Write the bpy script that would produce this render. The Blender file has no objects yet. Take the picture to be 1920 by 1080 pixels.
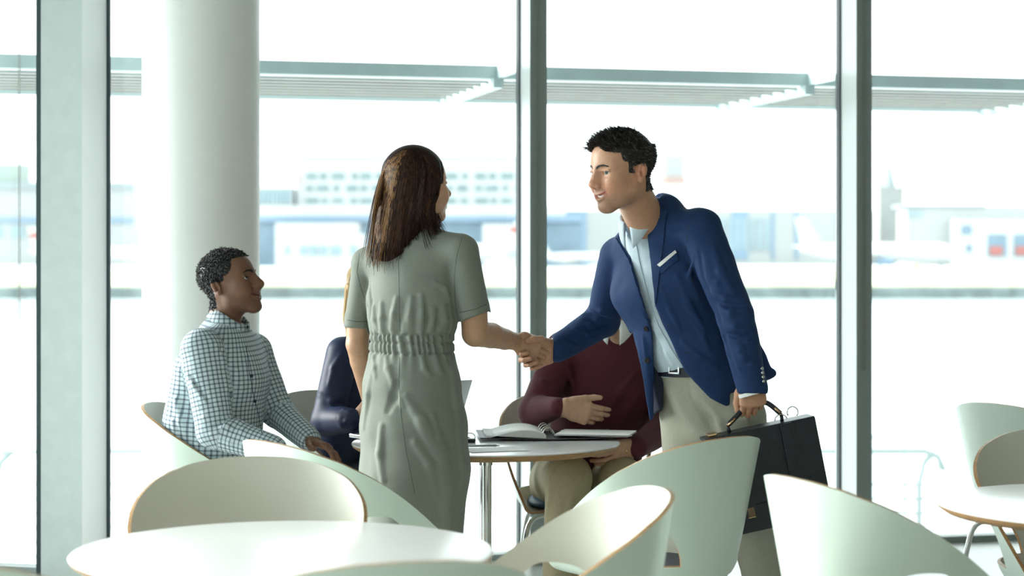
import bpy, bmesh, math, random
import numpy as np
from mathutils import Vector, Matrix
from mathutils.bvhtree import BVHTree

random.seed(7)
scn = bpy.context.scene
COL = scn.collection

# ------------------------------------------------------------------ camera, sky, exposure
HC = 1.425            # eye height of the camera above the cafe floor
FPX = 3600.0          # focal length in pixels of a 1920 wide frame
HY = 470.0            # image row of the horizon
cd = bpy.data.cameras.new('camera')
cam = bpy.data.objects.new('camera', cd)
COL.objects.link(cam)
cam.location = (0, 0, HC)
cam.rotation_euler = (math.pi / 2, 0, 0)
cd.sensor_width = 36
cd.lens = FPX / 1920 * 36
cd.shift_y = -(540 - HY) / 1920
cd.clip_start = 0.05
cd.clip_end = 4000
cd.dof.use_dof = True
cd.dof.focus_distance = 6.4
cd.dof.aperture_fstop = 2.8
scn.camera = cam

w = bpy.data.worlds.new('overcast_sky')
scn.world = w
w.use_nodes = True
bg = w.node_tree.nodes['Background']
bg.inputs['Color'].default_value = (0.93, 0.985, 1.0, 1)
bg.inputs['Strength'].default_value = 1.0

sl = bpy.data.lights.new('hazy_sun', 'SUN')
sl.energy = 3.4
sl.angle = math.radians(35)
sl.color = (1.0, 0.985, 0.95)
sun = bpy.data.objects.new('hazy_sun', sl)
COL.objects.link(sun)
sun.rotation_euler = Vector((1.0, -0.42, -0.42)).to_track_quat('-Z', 'Y').to_euler()

scn.view_settings.view_transform = 'Standard'
scn.view_settings.look = 'None'
scn.view_settings.exposure = 1.85
scn.view_settings.gamma = 1.0
scn.view_settings.use_curve_mapping = False


def PX(px, py, Y):
    """the point at depth Y that this camera sees at a photo pixel"""
    return np.array([(px - 960) / FPX * Y, Y, HC - (py - HY) / FPX * Y])


# ------------------------------------------------------------------ materials
MATS = {}


def mat(name, col, rough=0.5, metal=0.0, var=0.0, vscale=8.0, bump=0.0, bscale=60.0, spec=0.5,
        sheen=0.0, stretch=None, coat=0.0, vcol=False):
    if name in MATS:
        return MATS[name]
    m = bpy.data.materials.new(name)
    m.use_nodes = True
    nt = m.node_tree
    b = nt.nodes['Principled BSDF']
    b.inputs['Base Color'].default_value = (*col, 1)
    b.inputs['Roughness'].default_value = rough
    b.inputs['Metallic'].default_value = metal
    b.inputs['Specular IOR Level'].default_value = spec
    if sheen:
        b.inputs['Sheen Weight'].default_value = sheen
    if coat:
        b.inputs['Coat Weight'].default_value = coat
        b.inputs['Coat Roughness'].default_value = 0.1
    src = None
    if var or bump:
        tc = nt.nodes.new('ShaderNodeTexCoord')
        mp = nt.nodes.new('ShaderNodeMapping')
        nt.links.new(tc.outputs['Object'], mp.inputs[0])
        if stretch:
            mp.inputs['Scale'].default_value = stretch
    if vcol:
        at = nt.nodes.new('ShaderNodeAttribute')
        at.attribute_name = 'Col'
        src = at.outputs['Color']
    if var:
        n = nt.nodes.new('ShaderNodeTexNoise')
        n.inputs['Scale'].default_value = vscale
        n.inputs['Detail'].default_value = 4
        nt.links.new(mp.outputs[0], n.inputs['Vector'])
        r = nt.nodes.new('ShaderNodeMapRange')
        r.inputs[1].default_value = 0.3
        r.inputs[2].default_value = 0.7
        r.inputs[3].default_value = 1 - var
        r.inputs[4].default_value = 1 + var
        nt.links.new(n.outputs['Fac'], r.inputs[0])
        mx = nt.nodes.new('ShaderNodeMix')
        mx.data_type = 'RGBA'
        mx.blend_type = 'MULTIPLY'
        mx.inputs[0].default_value = 1.0
        if src is not None:
            nt.links.new(src, mx.inputs[6])
        else:
            mx.inputs[6].default_value = (*col, 1)
        nt.links.new(r.outputs[0], mx.inputs[7])
        src = mx.outputs[2]
    if src is not None:
        nt.links.new(src, b.inputs['Base Color'])
    if bump:
        n2 = nt.nodes.new('ShaderNodeTexNoise')
        n2.inputs['Scale'].default_value = bscale
        n2.inputs['Detail'].default_value = 3
        nt.links.new(mp.outputs[0], n2.inputs['Vector'])
        bp = nt.nodes.new('ShaderNodeBump')
        bp.inputs['Strength'].default_value = bump
        bp.inputs['Distance'].default_value = 0.004
        nt.links.new(n2.outputs['Fac'], bp.inputs['Height'])
        nt.links.new(bp.outputs[0], b.inputs['Normal'])
    MATS[name] = m
    return m


def glass_mat():
    m = bpy.data.materials.new('window_glass')
    m.use_nodes = True
    nt = m.node_tree
    nt.nodes.clear()
    out = nt.nodes.new('ShaderNodeOutputMaterial')
    tr = nt.nodes.new('ShaderNodeBsdfTransparent')
    tr.inputs[0].default_value = (0.93, 0.975, 0.965, 1)
    gl = nt.nodes.new('ShaderNodeBsdfGlossy')
    gl.inputs['Roughness'].default_value = 0.02
    fr = nt.nodes.new('ShaderNodeFresnel')
    fr.inputs[0].default_value = 1.4
    mx = nt.nodes.new('ShaderNodeMixShader')
    nt.links.new(fr.outputs[0], mx.inputs[0])
    nt.links.new(tr.outputs[0], mx.inputs[1])
    nt.links.new(gl.outputs[0], mx.inputs[2])
    nt.links.new(mx.outputs[0], out.inputs[0])
    return m


GLASS = glass_mat()
mat('white_paint', (0.42, 0.43, 0.39), 0.6, var=0.02)
mat('back_wall', (0.19, 0.19, 0.16), 0.7, var=0.05)
mat('floor_white', (0.52, 0.53, 0.50), 0.3, var=0.04, vscale=3)
mat('column_white', (0.90, 0.92, 0.91), 0.45, var=0.015, bump=0.05, bscale=120)
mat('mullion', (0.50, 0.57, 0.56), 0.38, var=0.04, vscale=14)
mat('mullion_side', (0.86, 0.90, 0.90), 0.22, var=0.02)  # window light on the post flanks put into a paler colour
mat('mullion_reflection', (0.93, 0.95, 0.95), 0.25, 0.0, var=0.01)  # bright base colour stands in for the outside reflected on the flank
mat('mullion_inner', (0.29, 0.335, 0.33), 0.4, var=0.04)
mat('gasket', (0.012, 0.03, 0.035), 0.5, var=0.1)
mat('louver', (0.40, 0.48, 0.49), 0.45, var=0.06)
mat('louver_slat', (0.34, 0.335, 0.325), 0.5, var=0.06)
mat('chrome', (0.72, 0.73, 0.72), 0.12, 1.0, var=0.03)
mat('wood_edge', (0.42, 0.24, 0.11), 0.45, var=0.25, vscale=30, stretch=(1, 1, 12))
mat('laminate', (0.83, 0.84, 0.85), 0.22, var=0.012, vscale=5)
mat('shell_outer', (0.66, 0.76, 0.68), 0.34, var=0.02, vscale=5)  # greenish room light put into the white shell's outer colour
mat('shell_inner', (0.66, 0.645, 0.57), 0.36, var=0.02, vscale=5)  # warm room light put into the inner face's colour
mat('pad_blue', (0.02, 0.09, 0.16), 0.55, var=0.15, vscale=40, bump=0.2, bscale=200)
mat('pad_dark', (0.035, 0.04, 0.055), 0.6, var=0.15, vscale=40, bump=0.2, bscale=200)
mat('rubber', (0.02, 0.02, 0.02), 0.7, var=0.1)
mat('chain', (0.30, 0.31, 0.30), 0.4, var=0.1)
mat('paving', (0.62, 0.64, 0.63), 0.6, var=0.05, vscale=2)
mat('rail_metal', (0.24, 0.28, 0.28), 0.4, 0.0, var=0.05)
mat('water', (0.60, 0.68, 0.68), 0.12, var=0.05, vscale=0.4, bump=0.3, bscale=3)
mat('quay', (0.16, 0.19, 0.19), 0.8, var=0.3, vscale=0.6)
mat('grass', (0.42, 0.43, 0.27), 0.9, var=0.2, vscale=0.2)
mat('tarmac', (0.50, 0.50, 0.49), 0.8, var=0.08, vscale=0.2)


# ------------------------------------------------------------------ object helpers
def tag(o, label=None, cat=None, group=None, kind=None):
    if label:
        o['label'] = label
    if cat:
        o['category'] = cat
    if group:
        o['group'] = group
    if kind:
        o['kind'] = kind
    return o


def empty(name, loc=(0, 0, 0), rz=0.0, **k):
    o = bpy.data.objects.new(name, None)
    o.empty_display_size = 0.1
    o.location = loc
    o.rotation_euler = (0, 0, rz)
    COL.objects.link(o)
    return tag(o, **k)


def link(name, me, parent=None, **k):
    o = bpy.data.objects.new(name, me)
    COL.objects.link(o)
    if parent is not None:
        o.parent = parent
        if k.pop('world', False) and parent.type == 'EMPTY':
            o.matrix_parent_inverse = parent_matrix(parent).inverted()
    else:
        k.pop('world', None)
    return tag(o, **k)


def parent_matrix(p):
    m = Matrix.LocRotScale(p.location, p.rotation_euler, p.scale)
    return parent_matrix(p.parent) @ m if p.parent else m


def mesh(name, verts, faces, mats, fm=None, smooth=False):
    me = bpy.data.meshes.new(name)
    me.from_pydata([tuple(map(float, v)) for v in verts], [], [tuple(map(int, f)) for f in faces])
    for m in (mats if isinstance(mats, (list, tuple)) else [mats]):
        me.materials.append(MATS[m] if isinstance(m, str) else m)
    if fm is not None:
        me.polygons.foreach_set('material_index', np.array(fm, dtype=np.int32))
    if smooth:
        me.polygons.foreach_set('use_smooth', np.ones(len(me.polygons), dtype=bool))
    me.update()
    return me


class MB:
    """collects simple solids into one mesh"""

    def __init__(s):
        s.v = []
        s.f = []
        s.m = []

    def add(s, v, f, mi=0):
        n = len(s.v)
        s.v += [tuple(map(float, p)) for p in v]
        s.f += [tuple(i + n for i in q) for q in f]
        s.m += [mi] * len(f)
        return s

    def box(s, lo, hi, mi=0, M=None, bev=0.0):
        x0, y0, z0 = lo
        x1, y1, z1 = hi
        if bev > 0:
            bm = bmesh.new()
            r = bmesh.ops.create_cube(bm, size=1)
            for v in bm.verts:
                v.co = Vector(((x0 + x1) / 2 + v.co.x * (x1 - x0), (y0 + y1) / 2 + v.co.y * (y1 - y0),
                               (z0 + z1) / 2 + v.co.z * (z1 - z0)))
            bmesh.ops.bevel(bm, geom=bm.edges[:], offset=bev, segments=2, affect='EDGES', profile=0.6)
            bm.verts.index_update()
            v = [p.co.copy() for p in bm.verts]
            f = [[p.index for p in q.verts] for q in bm.faces]
            bm.free()
        else:
            v = [Vector(p) for p in ((x0, y0, z0), (x1, y0, z0), (x1, y1, z0), (x0, y1, z0),
                                     (x0, y0, z1), (x1, y0, z1), (x1, y1, z1), (x0, y1, z1))]
            f = [(0, 3, 2, 1), (4, 5, 6, 7), (0, 1, 5, 4), (1, 2, 6, 5), (2, 3, 7, 6), (3, 0, 4, 7)]
        if M is not None:
            v = [M @ p for p in v]
        return s.add(v, f, mi)

    def hexa(s, p8, mi=0):
        return s.add(p8, [(0, 3, 2, 1), (4, 5, 6, 7), (0, 1, 5, 4), (1, 2, 6, 5), (2, 3, 7, 6), (3, 0, 4, 7)], mi)

    def prism(s, poly, off, mi=0):
        """polygon (3-D points) extruded by the vector off"""
        n = len(poly)
        a = [np.array(p, float) for p in poly]
        b = [p + np.array(off, float) for p in a]
        f = [tuple(range(n - 1, -1, -1)), tuple(range(n, 2 * n))]
        f += [(i, (i + 1) % n, n + (i + 1) % n, n + i) for i in range(n)]
        return s.add(a + b, f, mi)

    def tube(s, pts, rad, seg=10, mi=0, caps=True):
        pts = [np.array(p, float) for p in pts]
        n = len(pts)
        if np.isscalar(rad):
            rad = [rad] * n
        up = None
        v, f = [], []
        for i in range(n):
            d = pts[min(i + 1, n - 1)] - pts[max(i - 1, 0)]
            d /= np.linalg.norm(d) + 1e-12
            if up is None:
                up = np.array([0, 0, 1.0]) if abs(d[2]) < 0.9 else np.array([1.0, 0, 0])
            a = up - d * np.dot(up, d)
            a /= np.linalg.norm(a) + 1e-12
            up = a
            b = np.cross(d, a)
            for k in range(seg):
                t = 2 * math.pi * k / seg
                v.append(pts[i] + rad[i] * (math.cos(t) * a + math.sin(t) * b))
        for i in range(n - 1):
            for k in range(seg):
                k2 = (k + 1) % seg
                f.append((i * seg + k, (i + 1) * seg + k, (i + 1) * seg + k2, i * seg + k2))
        if caps:
            f.append(tuple(range(seg)))
            f.append(tuple((n - 1) * seg + k for k in range(seg - 1, -1, -1)))
        return s.add(v, f, mi)

    def lathe(s, prof, c=(0, 0, 0), seg=32, mi=None, mi0=0):
        """profile of (r, z) turned about a vertical axis"""
        v, f = [], []
        n = len(prof)
        ms = []
        for r, z in prof:
            for k in range(seg):
                t = 2 * math.pi * k / seg
                v.append((c[0] + r * math.cos(t), c[1] + r * math.sin(t), c[2] + z))
        for i in range(n - 1):
            for k in range(seg):
                k2 = (k + 1) % seg
                f.append((i * seg + k, i * seg + k2, (i + 1) * seg + k2, (i + 1) * seg + k))
                ms.append(mi[i] if mi else mi0)
        k0 = len(s.v)
        s.add(v, f)
        s.m[-len(ms):] = ms
        return s

    def build(s, name, mats, parent=None, smooth=False, **k):
        return link(name, mesh(name, s.v, s.f, mats, s.m, smooth), parent, **k)


def autosmooth(o, ang=40):
    me = o.data
    me.polygons.foreach_set('use_smooth', np.ones(len(me.polygons), dtype=bool))
    try:
        me.set_sharp_from_angle(angle=math.radians(ang))
    except Exception:
        pass
    return o


def copy_tree(o, parent=None):
    c = o.copy()
    COL.objects.link(c)
    if parent is not None:
        c.parent = parent
    for ch in list(o.children):
        copy_tree(ch, c)
    return c


# ------------------------------------------------------------------ the room
T1 = math.radians(14)
A1 = np.array([math.cos(T1), math.sin(T1)])       # along the glass facade, to the right
N1 = np.array([-math.sin(T1), math.cos(T1)])      # outwards
O1 = np.array([0.0297, 8.9])


def W(s, n, z):
    p = O1 + A1 * s + N1 * n
    return np.array([p[0], p[1], z])


C0 = W(-1.87, 0, 0)[:2]
T2 = math.radians(12)
A2 = np.array([-math.cos(T2), math.sin(T2)])      # along the second facet, to the left
N2 = np.array([math.sin(T2), math.cos(T2)])       # outwards


def W2(s, n, z):
    p = C0 + A2 * s + N2 * n
    return np.array([p[0], p[1], z])


ZC = 3.3
XR, XL, YB = 5.2, -4.6, -4.5
pr = W(5.25, 0.05, 0)
pl = W2(2.87, 0.05, 0)
foot = [(XL, YB), (XR, YB), (pr[0], pr[1]), (W(-1.87, .05, 0)[0], W(-1.87, .05, 0)[1]), (pl[0], pl[1])]
b = MB().prism([(x, y, -0.25) for x, y in foot], (0, 0, 0.25))
b.build('floor', ['floor_white'], kind='structure', label='glossy white cafe floor')
b = MB().prism([(x, y, ZC) for x, y in foot], (0, 0, 0.2))
b.build('ceiling', ['white_paint'], kind='structure', label='white ceiling above the cafe')
MB().box((XL - .2, YB - .2, 0), (XR + .2, YB, ZC)).build('wall_back', ['back_wall'], kind='structure')
MB().box((XR, YB, 0), (XR + .2, pr[1] + .1, ZC)).build('wall_right', ['back_wall'], kind='structure')


def facade_box(s0, s1, n0, n1, z0, z1, F=W):
    return [F(s0, n0, z0), F(s1, n0, z0), F(s1, n1, z0), F(s0, n1, z0),
            F(s0, n0, z1), F(s1, n0, z1), F(s1, n1, z1), F(s0, n1, z1)]


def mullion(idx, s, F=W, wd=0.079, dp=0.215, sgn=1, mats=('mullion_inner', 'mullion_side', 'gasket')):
    """aluminium post: dark room face, flanks paled as if window-lit, black gasket against the glass"""
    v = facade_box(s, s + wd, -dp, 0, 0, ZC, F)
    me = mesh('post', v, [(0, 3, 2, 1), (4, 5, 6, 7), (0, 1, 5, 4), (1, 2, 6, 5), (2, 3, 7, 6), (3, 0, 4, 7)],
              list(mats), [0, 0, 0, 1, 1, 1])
    o = link('trim_%d' % idx, me, kind='structure')
    for e0, e1 in ((s - .007, s), (s + wd, s + wd + .007)):
        MB().hexa(facade_box(e0, e1, -.035, .02, 0.0, ZC, F)).build('gasket', ['gasket'], o)
    return o


S_M = [0.0, 1.594, 3.188, 4.782]
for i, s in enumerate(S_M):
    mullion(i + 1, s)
# the wide post where the facade changes direction, and one farther left
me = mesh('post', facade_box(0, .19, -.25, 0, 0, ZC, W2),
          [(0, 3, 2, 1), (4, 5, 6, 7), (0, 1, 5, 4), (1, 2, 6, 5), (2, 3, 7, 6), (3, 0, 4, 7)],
          ['mullion', 'mullion_reflection'], [0, 0, 0, 1, 1, 1])
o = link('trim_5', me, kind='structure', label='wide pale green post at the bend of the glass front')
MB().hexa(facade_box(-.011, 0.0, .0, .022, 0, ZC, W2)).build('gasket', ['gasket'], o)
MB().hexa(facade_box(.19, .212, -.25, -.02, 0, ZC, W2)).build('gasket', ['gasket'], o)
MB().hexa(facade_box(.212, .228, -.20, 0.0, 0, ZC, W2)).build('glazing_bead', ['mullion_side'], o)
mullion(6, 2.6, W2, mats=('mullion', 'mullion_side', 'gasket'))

nwin = [0]


def pane(s0, s1, F=W):
    nwin[0] += 1
    o = MB().hexa(facade_box(s0, s1, 0.002, .014, .03, ZC, F)).build('window_%d' % nwin[0], [GLASS], kind='structure')
    MB().hexa(facade_box(s0, s1, -.06, .03, -.01, .03, F)).build('bottom_rail', ['mullion_inner'], o)
    return o


pane(-1.85, -.007)
pane(.086, 1.587)
pane(1.68, 3.18)
pane(3.274, 4.775)
pane(.228, 2.59, W2)
# glazed left side of the cafe (outside the picture)
for k in range(5):
    y0 = YB + .1 + k * 2.55
    nwin[0] += 1
    o = MB().box((XL - .012, y0, .09), (XL, y0 + 2.47, ZC)).build('window_%d' % nwin[0], [GLASS], kind='structure')
    MB().box((XL - .03, y0, 0), (XL + .05, y0 + 2.47, .09)).build('bottom_rail', ['mullion_inner'], o)
    MB().box((XL - .02, y0 - .08, 0), (XL + .18, y0, ZC)).build('frame', ['mullion'], o)

# round column
MB().lathe([(.235, 0), (.235, ZC)], seg=96).build('column', ['column_white'], smooth=True, label='round white column standing before the glass front', kind='structure').location = (
    (377 - 960) / FPX * 7.75, 7.75, 0)

# unseen ceiling lamps added as fill light, above the picture
FILL_E = 1.5
for i, (x, y) in enumerate(((-2.4, 0.2), (0.2, 0.2), (2.8, 0.2), (-2.4, 3.6), (0.2, 3.6), (2.8, 3.6))):
    lr = empty('fill_lamp', (x, y, ZC), label='added flat round fill lamp %s' % (
        ['at the back left', 'at the back middle', 'at the back right', 'above the left seats', 'above the front table', 'above the right table'][i]),
        cat='lamp', group='unseen fill lamps added on the ceiling')
    MB().lathe([(0.0, 0), (.34, 0), (.34, -.05), (.31, -.05)], seg=32).build('housing', ['white_paint'], lr, smooth=False)
    m = MATS.get('fill_glow')
    if m is None:
        m = mat('fill_glow', (0.9, 0.9, 0.88), 0.5)
        bs = m.node_tree.nodes['Principled BSDF']
        bs.inputs['Emission Color'].default_value = (1, 0.95, 0.86, 1)
        bs.inputs['Emission Strength'].default_value = FILL_E
    MB().lathe([(.31, -.045), (0.0, -.045)], seg=32).build('diffuser', ['fill_glow'], lr)


# bead chains of the roller blinds
def bead_chain(name, pts, label, rb=0.0032, gap=0.0085):
    pts = [np.array(p, float) for p in pts]
    seg = np.array([np.linalg.norm(pts[i + 1] - pts[i]) for i in range(len(pts) - 1)])
    cum = np.concatenate([[0], np.cumsum(seg)])
    bm = bmesh.new()
    bmesh.ops.create_icosphere(bm, subdivisions=1, radius=rb)
    bv = np.array([v.co[:] for v in bm.verts])
    bf = [[v.index for v in f.verts] for f in bm.faces]
    bm.free()
    V, Fc = [], []
    d = 0
    while d < cum[-1]:
        i = min(np.searchsorted(cum, d, side='right') - 1, len(seg) - 1)
        c = pts[i] + (pts[i + 1] - pts[i]) * (d - cum[i]) / seg[i]
        n = len(V)
        V += list(bv + c)
        Fc += [[k + n for k in f] for f in bf]
        d += gap
    r = empty(name, tuple(pts[0]), label=label, cat='blind chain')
    me = mesh('bead', V, Fc, ['chain'], smooth=True)
    o = link('bead', me, r, world=True, kind='stuff')
    t = MB().tube(pts, .0009, 5).build('cord', ['chain'], r, world=True)
    return r


def loop_pts(F, s, n, z_bot, w_=.012):
    a = [F(s, n, ZC - .02), F(s, n, z_bot + w_ / 2)]
    for k in range(1, 6):
        t = math.pi * k / 6
        a.append(F(s + w_ / 2 * (1 - math.cos(t)), n, z_bot + w_ / 2 - w_ / 2 * math.sin(t)))
    a += [F(s + w_, n, z_bot + w_ / 2), F(s + w_, n, ZC - .02)]
    return a


bead_chain('blind_chain', loop_pts(W, .027, -.221, HC - (690 - HY) / FPX * 8.7), 'metal bead chain hanging on the middle window post')
bead_chain('blind_chain', loop_pts(W, 1.594 + .03, -.221, HC - (692 - HY) / FPX * 9.15), 'metal bead chain hanging on the right window post')
bead_chain('blind_chain', loop_pts(W2, .36, -.10, HC - (788 - HY) / FPX * 8.45, .008), 'metal bead chain hanging before the leftmost pane')

# ------------------------------------------------------------------ outside: sunshades, terrace, railing
ZT = -1.9
MB().prism([(-40, 8.0, ZT - .3), (40, 8.0, ZT - .3), (40, 24, ZT - .3), (-40, 24, ZT - .3)], (0, 0, .3)).build(
    'terrace', ['paving'], kind='structure', label='pale paved terrace below the windows')
# paving joints: long boards
tp = bpy.data.objects['terrace']
for k in range(14):
    y0 = 15.0 + k * .62
    MB().box((-9, y0, ZT), (9, y0 + .60, ZT + .03)).build('paving_slab', ['paving'], tp)


def sunshade(idx, s0, s1, label, bracket=True):
    r = empty('sunshade', tuple(W(s0, .35, 2.3)), label=label, cat='sunshade', group='sunshades outside the glass front')
    zb = 2.262
    n0 = .45
    h = lambda a, b_, c, d, e, f: facade_box(a, b_, c, d, e, f)
    MB().hexa(h(s0, s1, n0, n0 + .06, zb, zb + .062)).build('beam', ['louver'], r, world=True)
    for k in range(7):
        a = n0 + .09 + k * .165
        v = [W(s0, a, zb - .016), W(s1, a, zb - .016), W(s1, a + .110, zb + .016), W(s0, a + .110, zb + .016)]
        MB().prism(v, (0, 0, .012)).build('slat', ['louver_slat'], r, world=True)
    MB().hexa(h(s0, s1, n0 + 1.26, n0 + 1.30, zb - .02, zb + .03)).build('front_rail', ['louver'], r, world=True)
    if bracket:
        MB().hexa(h(s1 - .055, s1 - .005, n0 - .02, n0 + 1.34, zb - .045, zb + .0)).build('bracket_arm', ['louver'], r, world=True)
        MB().hexa(h(s1 - .035, s1 - .01, .02, n0 + .05, zb - .0, zb + .085)).build('wall_bracket', ['louver'], r, world=True)
    return r


sunshade(0, -3.7, -.06 + .10, 'long metal sunshade outside the left pane')
sunshade(1, .05, 1.66, 'metal sunshade outside the middle pane behind the man in blue')
sunshade(2, 1.67, 3.3, 'metal sunshade outside the right pane')

YR = 20.0
rr = empty('terrace_railing', (0, YR, ZT), label='pale metal railing with curved posts at the terrace edge', cat='railing')
zr = HC - (846 - HY) / FPX * YR
for x0, x1 in ((-5.6, -2.2), (1.9, 4.3)):
    MB().tube([(x0, YR, zr), (x1, YR, zr), (x1 + .14, YR, zr - .06), (x1 + .2, YR, zr - .2)], .032, 8).build('handrail', ['rail_metal'], rr, smooth=True, world=True)
    n = int((x1 - x0) / .78)
    for k in range(n + 1):
        x = x1 - .06 - k * .78
        MB().tube([(x, YR, ZT), (x, YR, zr - .32), (x + .05, YR, zr - .12), (x + .16, YR, zr - .01)], .034, 8).build('post', ['rail_metal'], rr, smooth=True, world=True)
    for k in range(6):
        z = ZT + .14 + k * .15
        MB().tube([(x0, YR, z), (x1, YR, z)], .015, 6).build('rod', ['rail_metal'], rr, smooth=True, world=True)
tag(MB().box((2.02, YR - .2, ZT), (2.14, YR - .08, ZT + .42), bev=.02).build('bollard_light', ['grass']),
    'low yellowish bollard light at the railing', 'bollard')
rr2 = empty('quay_railing', (0, 40, ZT - 1), label='faint low railing farther out by the water', cat='railing')
for x0, x1 in ((5.9, 7.2), (7.9, 10.5)):
    MB().tube([(x0, 32, HC - (818 - HY) / FPX * 32), (x1, 32, HC - (818 - HY) / FPX * 32)], .03, 6).build('handrail', ['rail_metal'], rr2, world=True)
    for k in range(3):
        x = x0 + .1 + k * (x1 - x0 - .2) / 2
        MB().tube([(x, 32, -3.55), (x, 32, HC - (818 - HY) / FPX * 32)], .025, 6).build('post', ['rail_metal'], rr2, world=True)

# ------------------------------------------------------------------ outside: dock and airfield
ZW, ZG = -3.6, -2.45
MB().box((-400, 24, ZW - .5), (500, 203, ZW)).build('water', ['water'], kind='stuff', label='bright dock water below an overcast sky', cat='water')
MB().box((-400, 203, ZW - .5), (500, 206, ZG)).build('quay_wall', ['quay'], kind='structure', label='dark quay wall across the water')
MB().box((-500, 206, ZG - 1), (700, 900, ZG)).build('airfield', ['tarmac'], kind='structure', label='pale concrete apron of the airfield')
for y0, y1, lab in ((206.5, 262, 'near yellow green grass strip of the airfield'), (300, 345, 'far thin grass strip of the airfield')):
    MB().box((-400, y0, ZG), (500, y1, ZG + .12)).build('grass_strip', ['grass'], kind='stuff', label=lab, cat='grass')

mat('b_pale', (0.385, 0.399, 0.399), 0.8, var=0.03, vscale=.1)
mat('b_white', (0.504, 0.511, 0.511), 0.8, var=0.02, vscale=.1)
mat('b_window', (0.21, 0.28, 0.287), 0.4, var=0.15, vscale=.3)
mat('b_blue', (0.21, 0.294, 0.392), 0.6, var=0.05, vscale=.1)
mat('b_deep', (0.168, 0.238, 0.301), 0.6, var=0.15, vscale=.2)
mat('b_glass', (0.266, 0.35, 0.392), 0.4, var=0.12, vscale=.2)
mat('b_brick', (0.42, 0.301, 0.273), 0.8, var=0.05, vscale=.3)
mat('b_grey', (0.28, 0.315, 0.329), 0.8, var=0.05, vscale=.2)
mat('b_stone', (0.294, 0.301, 0.294), 0.8, var=0.08, vscale=.4)
mat('b_red', (0.385, 0.14, 0.126), 0.6, var=0.05)
mat('plane_white', (0.56, 0.567, 0.574), 0.35, var=0.01)
mat('b_green', (0.294, 0.35, 0.322), 0.7, var=0.05)


class Far:
    """a far building whose parts are laid out by their outline at one depth"""

    def __init__(s, name, Y, label, cat, group=None):
        s.Y = Y
        s.r = empty(name, (0, Y, ZG), label=label, cat=cat, group=group)

    def blk(s, name, x0, x1, y0, y1, m, dy=0.0, dep=12.0, parent=None):
        a = PX(x0, y1, s.Y)
        b_ = PX(x1, y0, s.Y)
        z0 = max(a[2], ZG) if y1 > 486 else a[2]
        return MB().box((a[0], s.Y + dy, z0), (b_[0], s.Y + dy + dep, b_[2])).build(name, [m], parent or s.r, world=(parent is None))


Y0 = 520.0
f = Far('terminal_building', Y0, 'wide pale multi storey block with three window rows behind the standing woman', 'building')
f.blk('wall', 556, 1010, 300, 500, 'b_white')
f.blk('roof_parapet', 560, 1005, 291, 301, 'b_pale', 1, 9)
for row, (ya, yb) in enumerate(((324, 336), (347, 358), (371, 381))):
    x = 574
    k = 0
    while x < 990:
        wv = (20, 13, 24, 10)[(k + row) % 4]
        f.blk('window', x, x + wv, ya, yb, 'b_window', -.3, .5)
        x += wv + (6, 9, 14)[k % 3]
        k += 1
f.blk('sign_panel', 556, 563, 326, 345, 'b_brick', -.3, .5)
f = Far('glazed_annex', Y0 - 4, 'low blue glazed block between column and pale terminal', 'building')
f.blk('wall', 470, 548, 351, 500, 'b_pale')
for k in range(8):
    f.blk('window', 478 + k * 8.6, 484.5 + k * 8.6, 356, 382, 'b_glass', -.3, .5)
f = Far('pier_building', Y0 - 40, 'long low pier building with blue fascia behind the standing woman', 'building')
f.blk('wall', 430, 1090, 412, 500, 'b_deep')
f.blk('fascia', 430, 1090, 404, 416, 'b_blue', -1, 14)
f.blk('upper_wall', 430, 1060, 386, 404, 'b_white', -1, 14)
f = Far('gate_house', Y0 - 60, 'white flat roofed gate house with dark windows before the pier', 'building')
f.blk('wall', 516, 668, 418, 500, 'b_white')
f.blk('side_wall', 668, 680, 438, 500, 'b_white')
for a, b_ in ((534, 545), (562, 576), (580, 596), (600, 614), (620, 640), (657, 670)):
    f.blk('window', a, b_, 460, 478, 'b_glass', -.3, .5)
f = Far('gate_house', Y0 - 60, 'white gate house with two dark doors right of the standing woman', 'building')
f.blk('wall', 905, 985, 420, 500, 'b_white')
for a, b_ in ((929, 940), (952, 968)):
    f.blk('window', a, b_, 458, 480, 'b_glass', -.3, .5)
f = Far('office_block', Y0, 'pale green office block at the far left', 'building')
f.blk('wall', -40, 250, 342, 500, 'b_pale')
f.blk('roof_house', -30, 40, 307, 344, 'b_green', 1, 9)
f.blk('roof_edge', -40, 249, 341, 356, 'b_grey', -.6, 1)
f.blk('fascia', -40, 250, 408, 418, 'b_blue', -.5, 1)
for k in range(6):
    f.blk('window', -20 + k * 40, 6 + k * 40, 424, 446, 'b_glass', -.3, .5)
f = Far('hangar', Y0 + 20, 'grey hangar with blue stripes behind the man in blue', 'building')
f.blk('wall', 1040, 1640, 394, 500, 'b_pale')
for a, b_ in ((1060, 1100), (1372, 1402), (1446, 1452), (1490, 1496), (1040, 1056)):
    f.blk('stripe', a, b_, 396, 486, 'b_blue', -.3, .5)
for k in range(7):
    f.blk('window', 1350 + k * 14, 1359 + k * 14, 410, 470, 'b_glass', -.35, .5)
f = Far('round_tower', Y0 + 60, 'pale round tower with red brick band right of the man in blue', 'tower')
for nm, a, b_, c, d, m in (('shaft', 1228, 1286, 332, 500, 'b_white'), ('brick_band', 1227.5, 1286.5, 332, 346, 'b_brick'), ('top', 1230, 1284, 292, 332, 'b_pale')):
    p0, p1 = PX(a, d, f.Y), PX(b_, c, f.Y)
    rad = (p1[0] - p0[0]) / 2
    o = MB().lathe([(rad, max(p0[2], ZG)), (rad, p1[2]), (0, p1[2] + (1.2 if nm == 'top' else 0))], ((p0[0] + p1[0]) / 2, f.Y, 0), 28).build(nm, [m], f.r, world=True)
    autosmooth(o)
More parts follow.
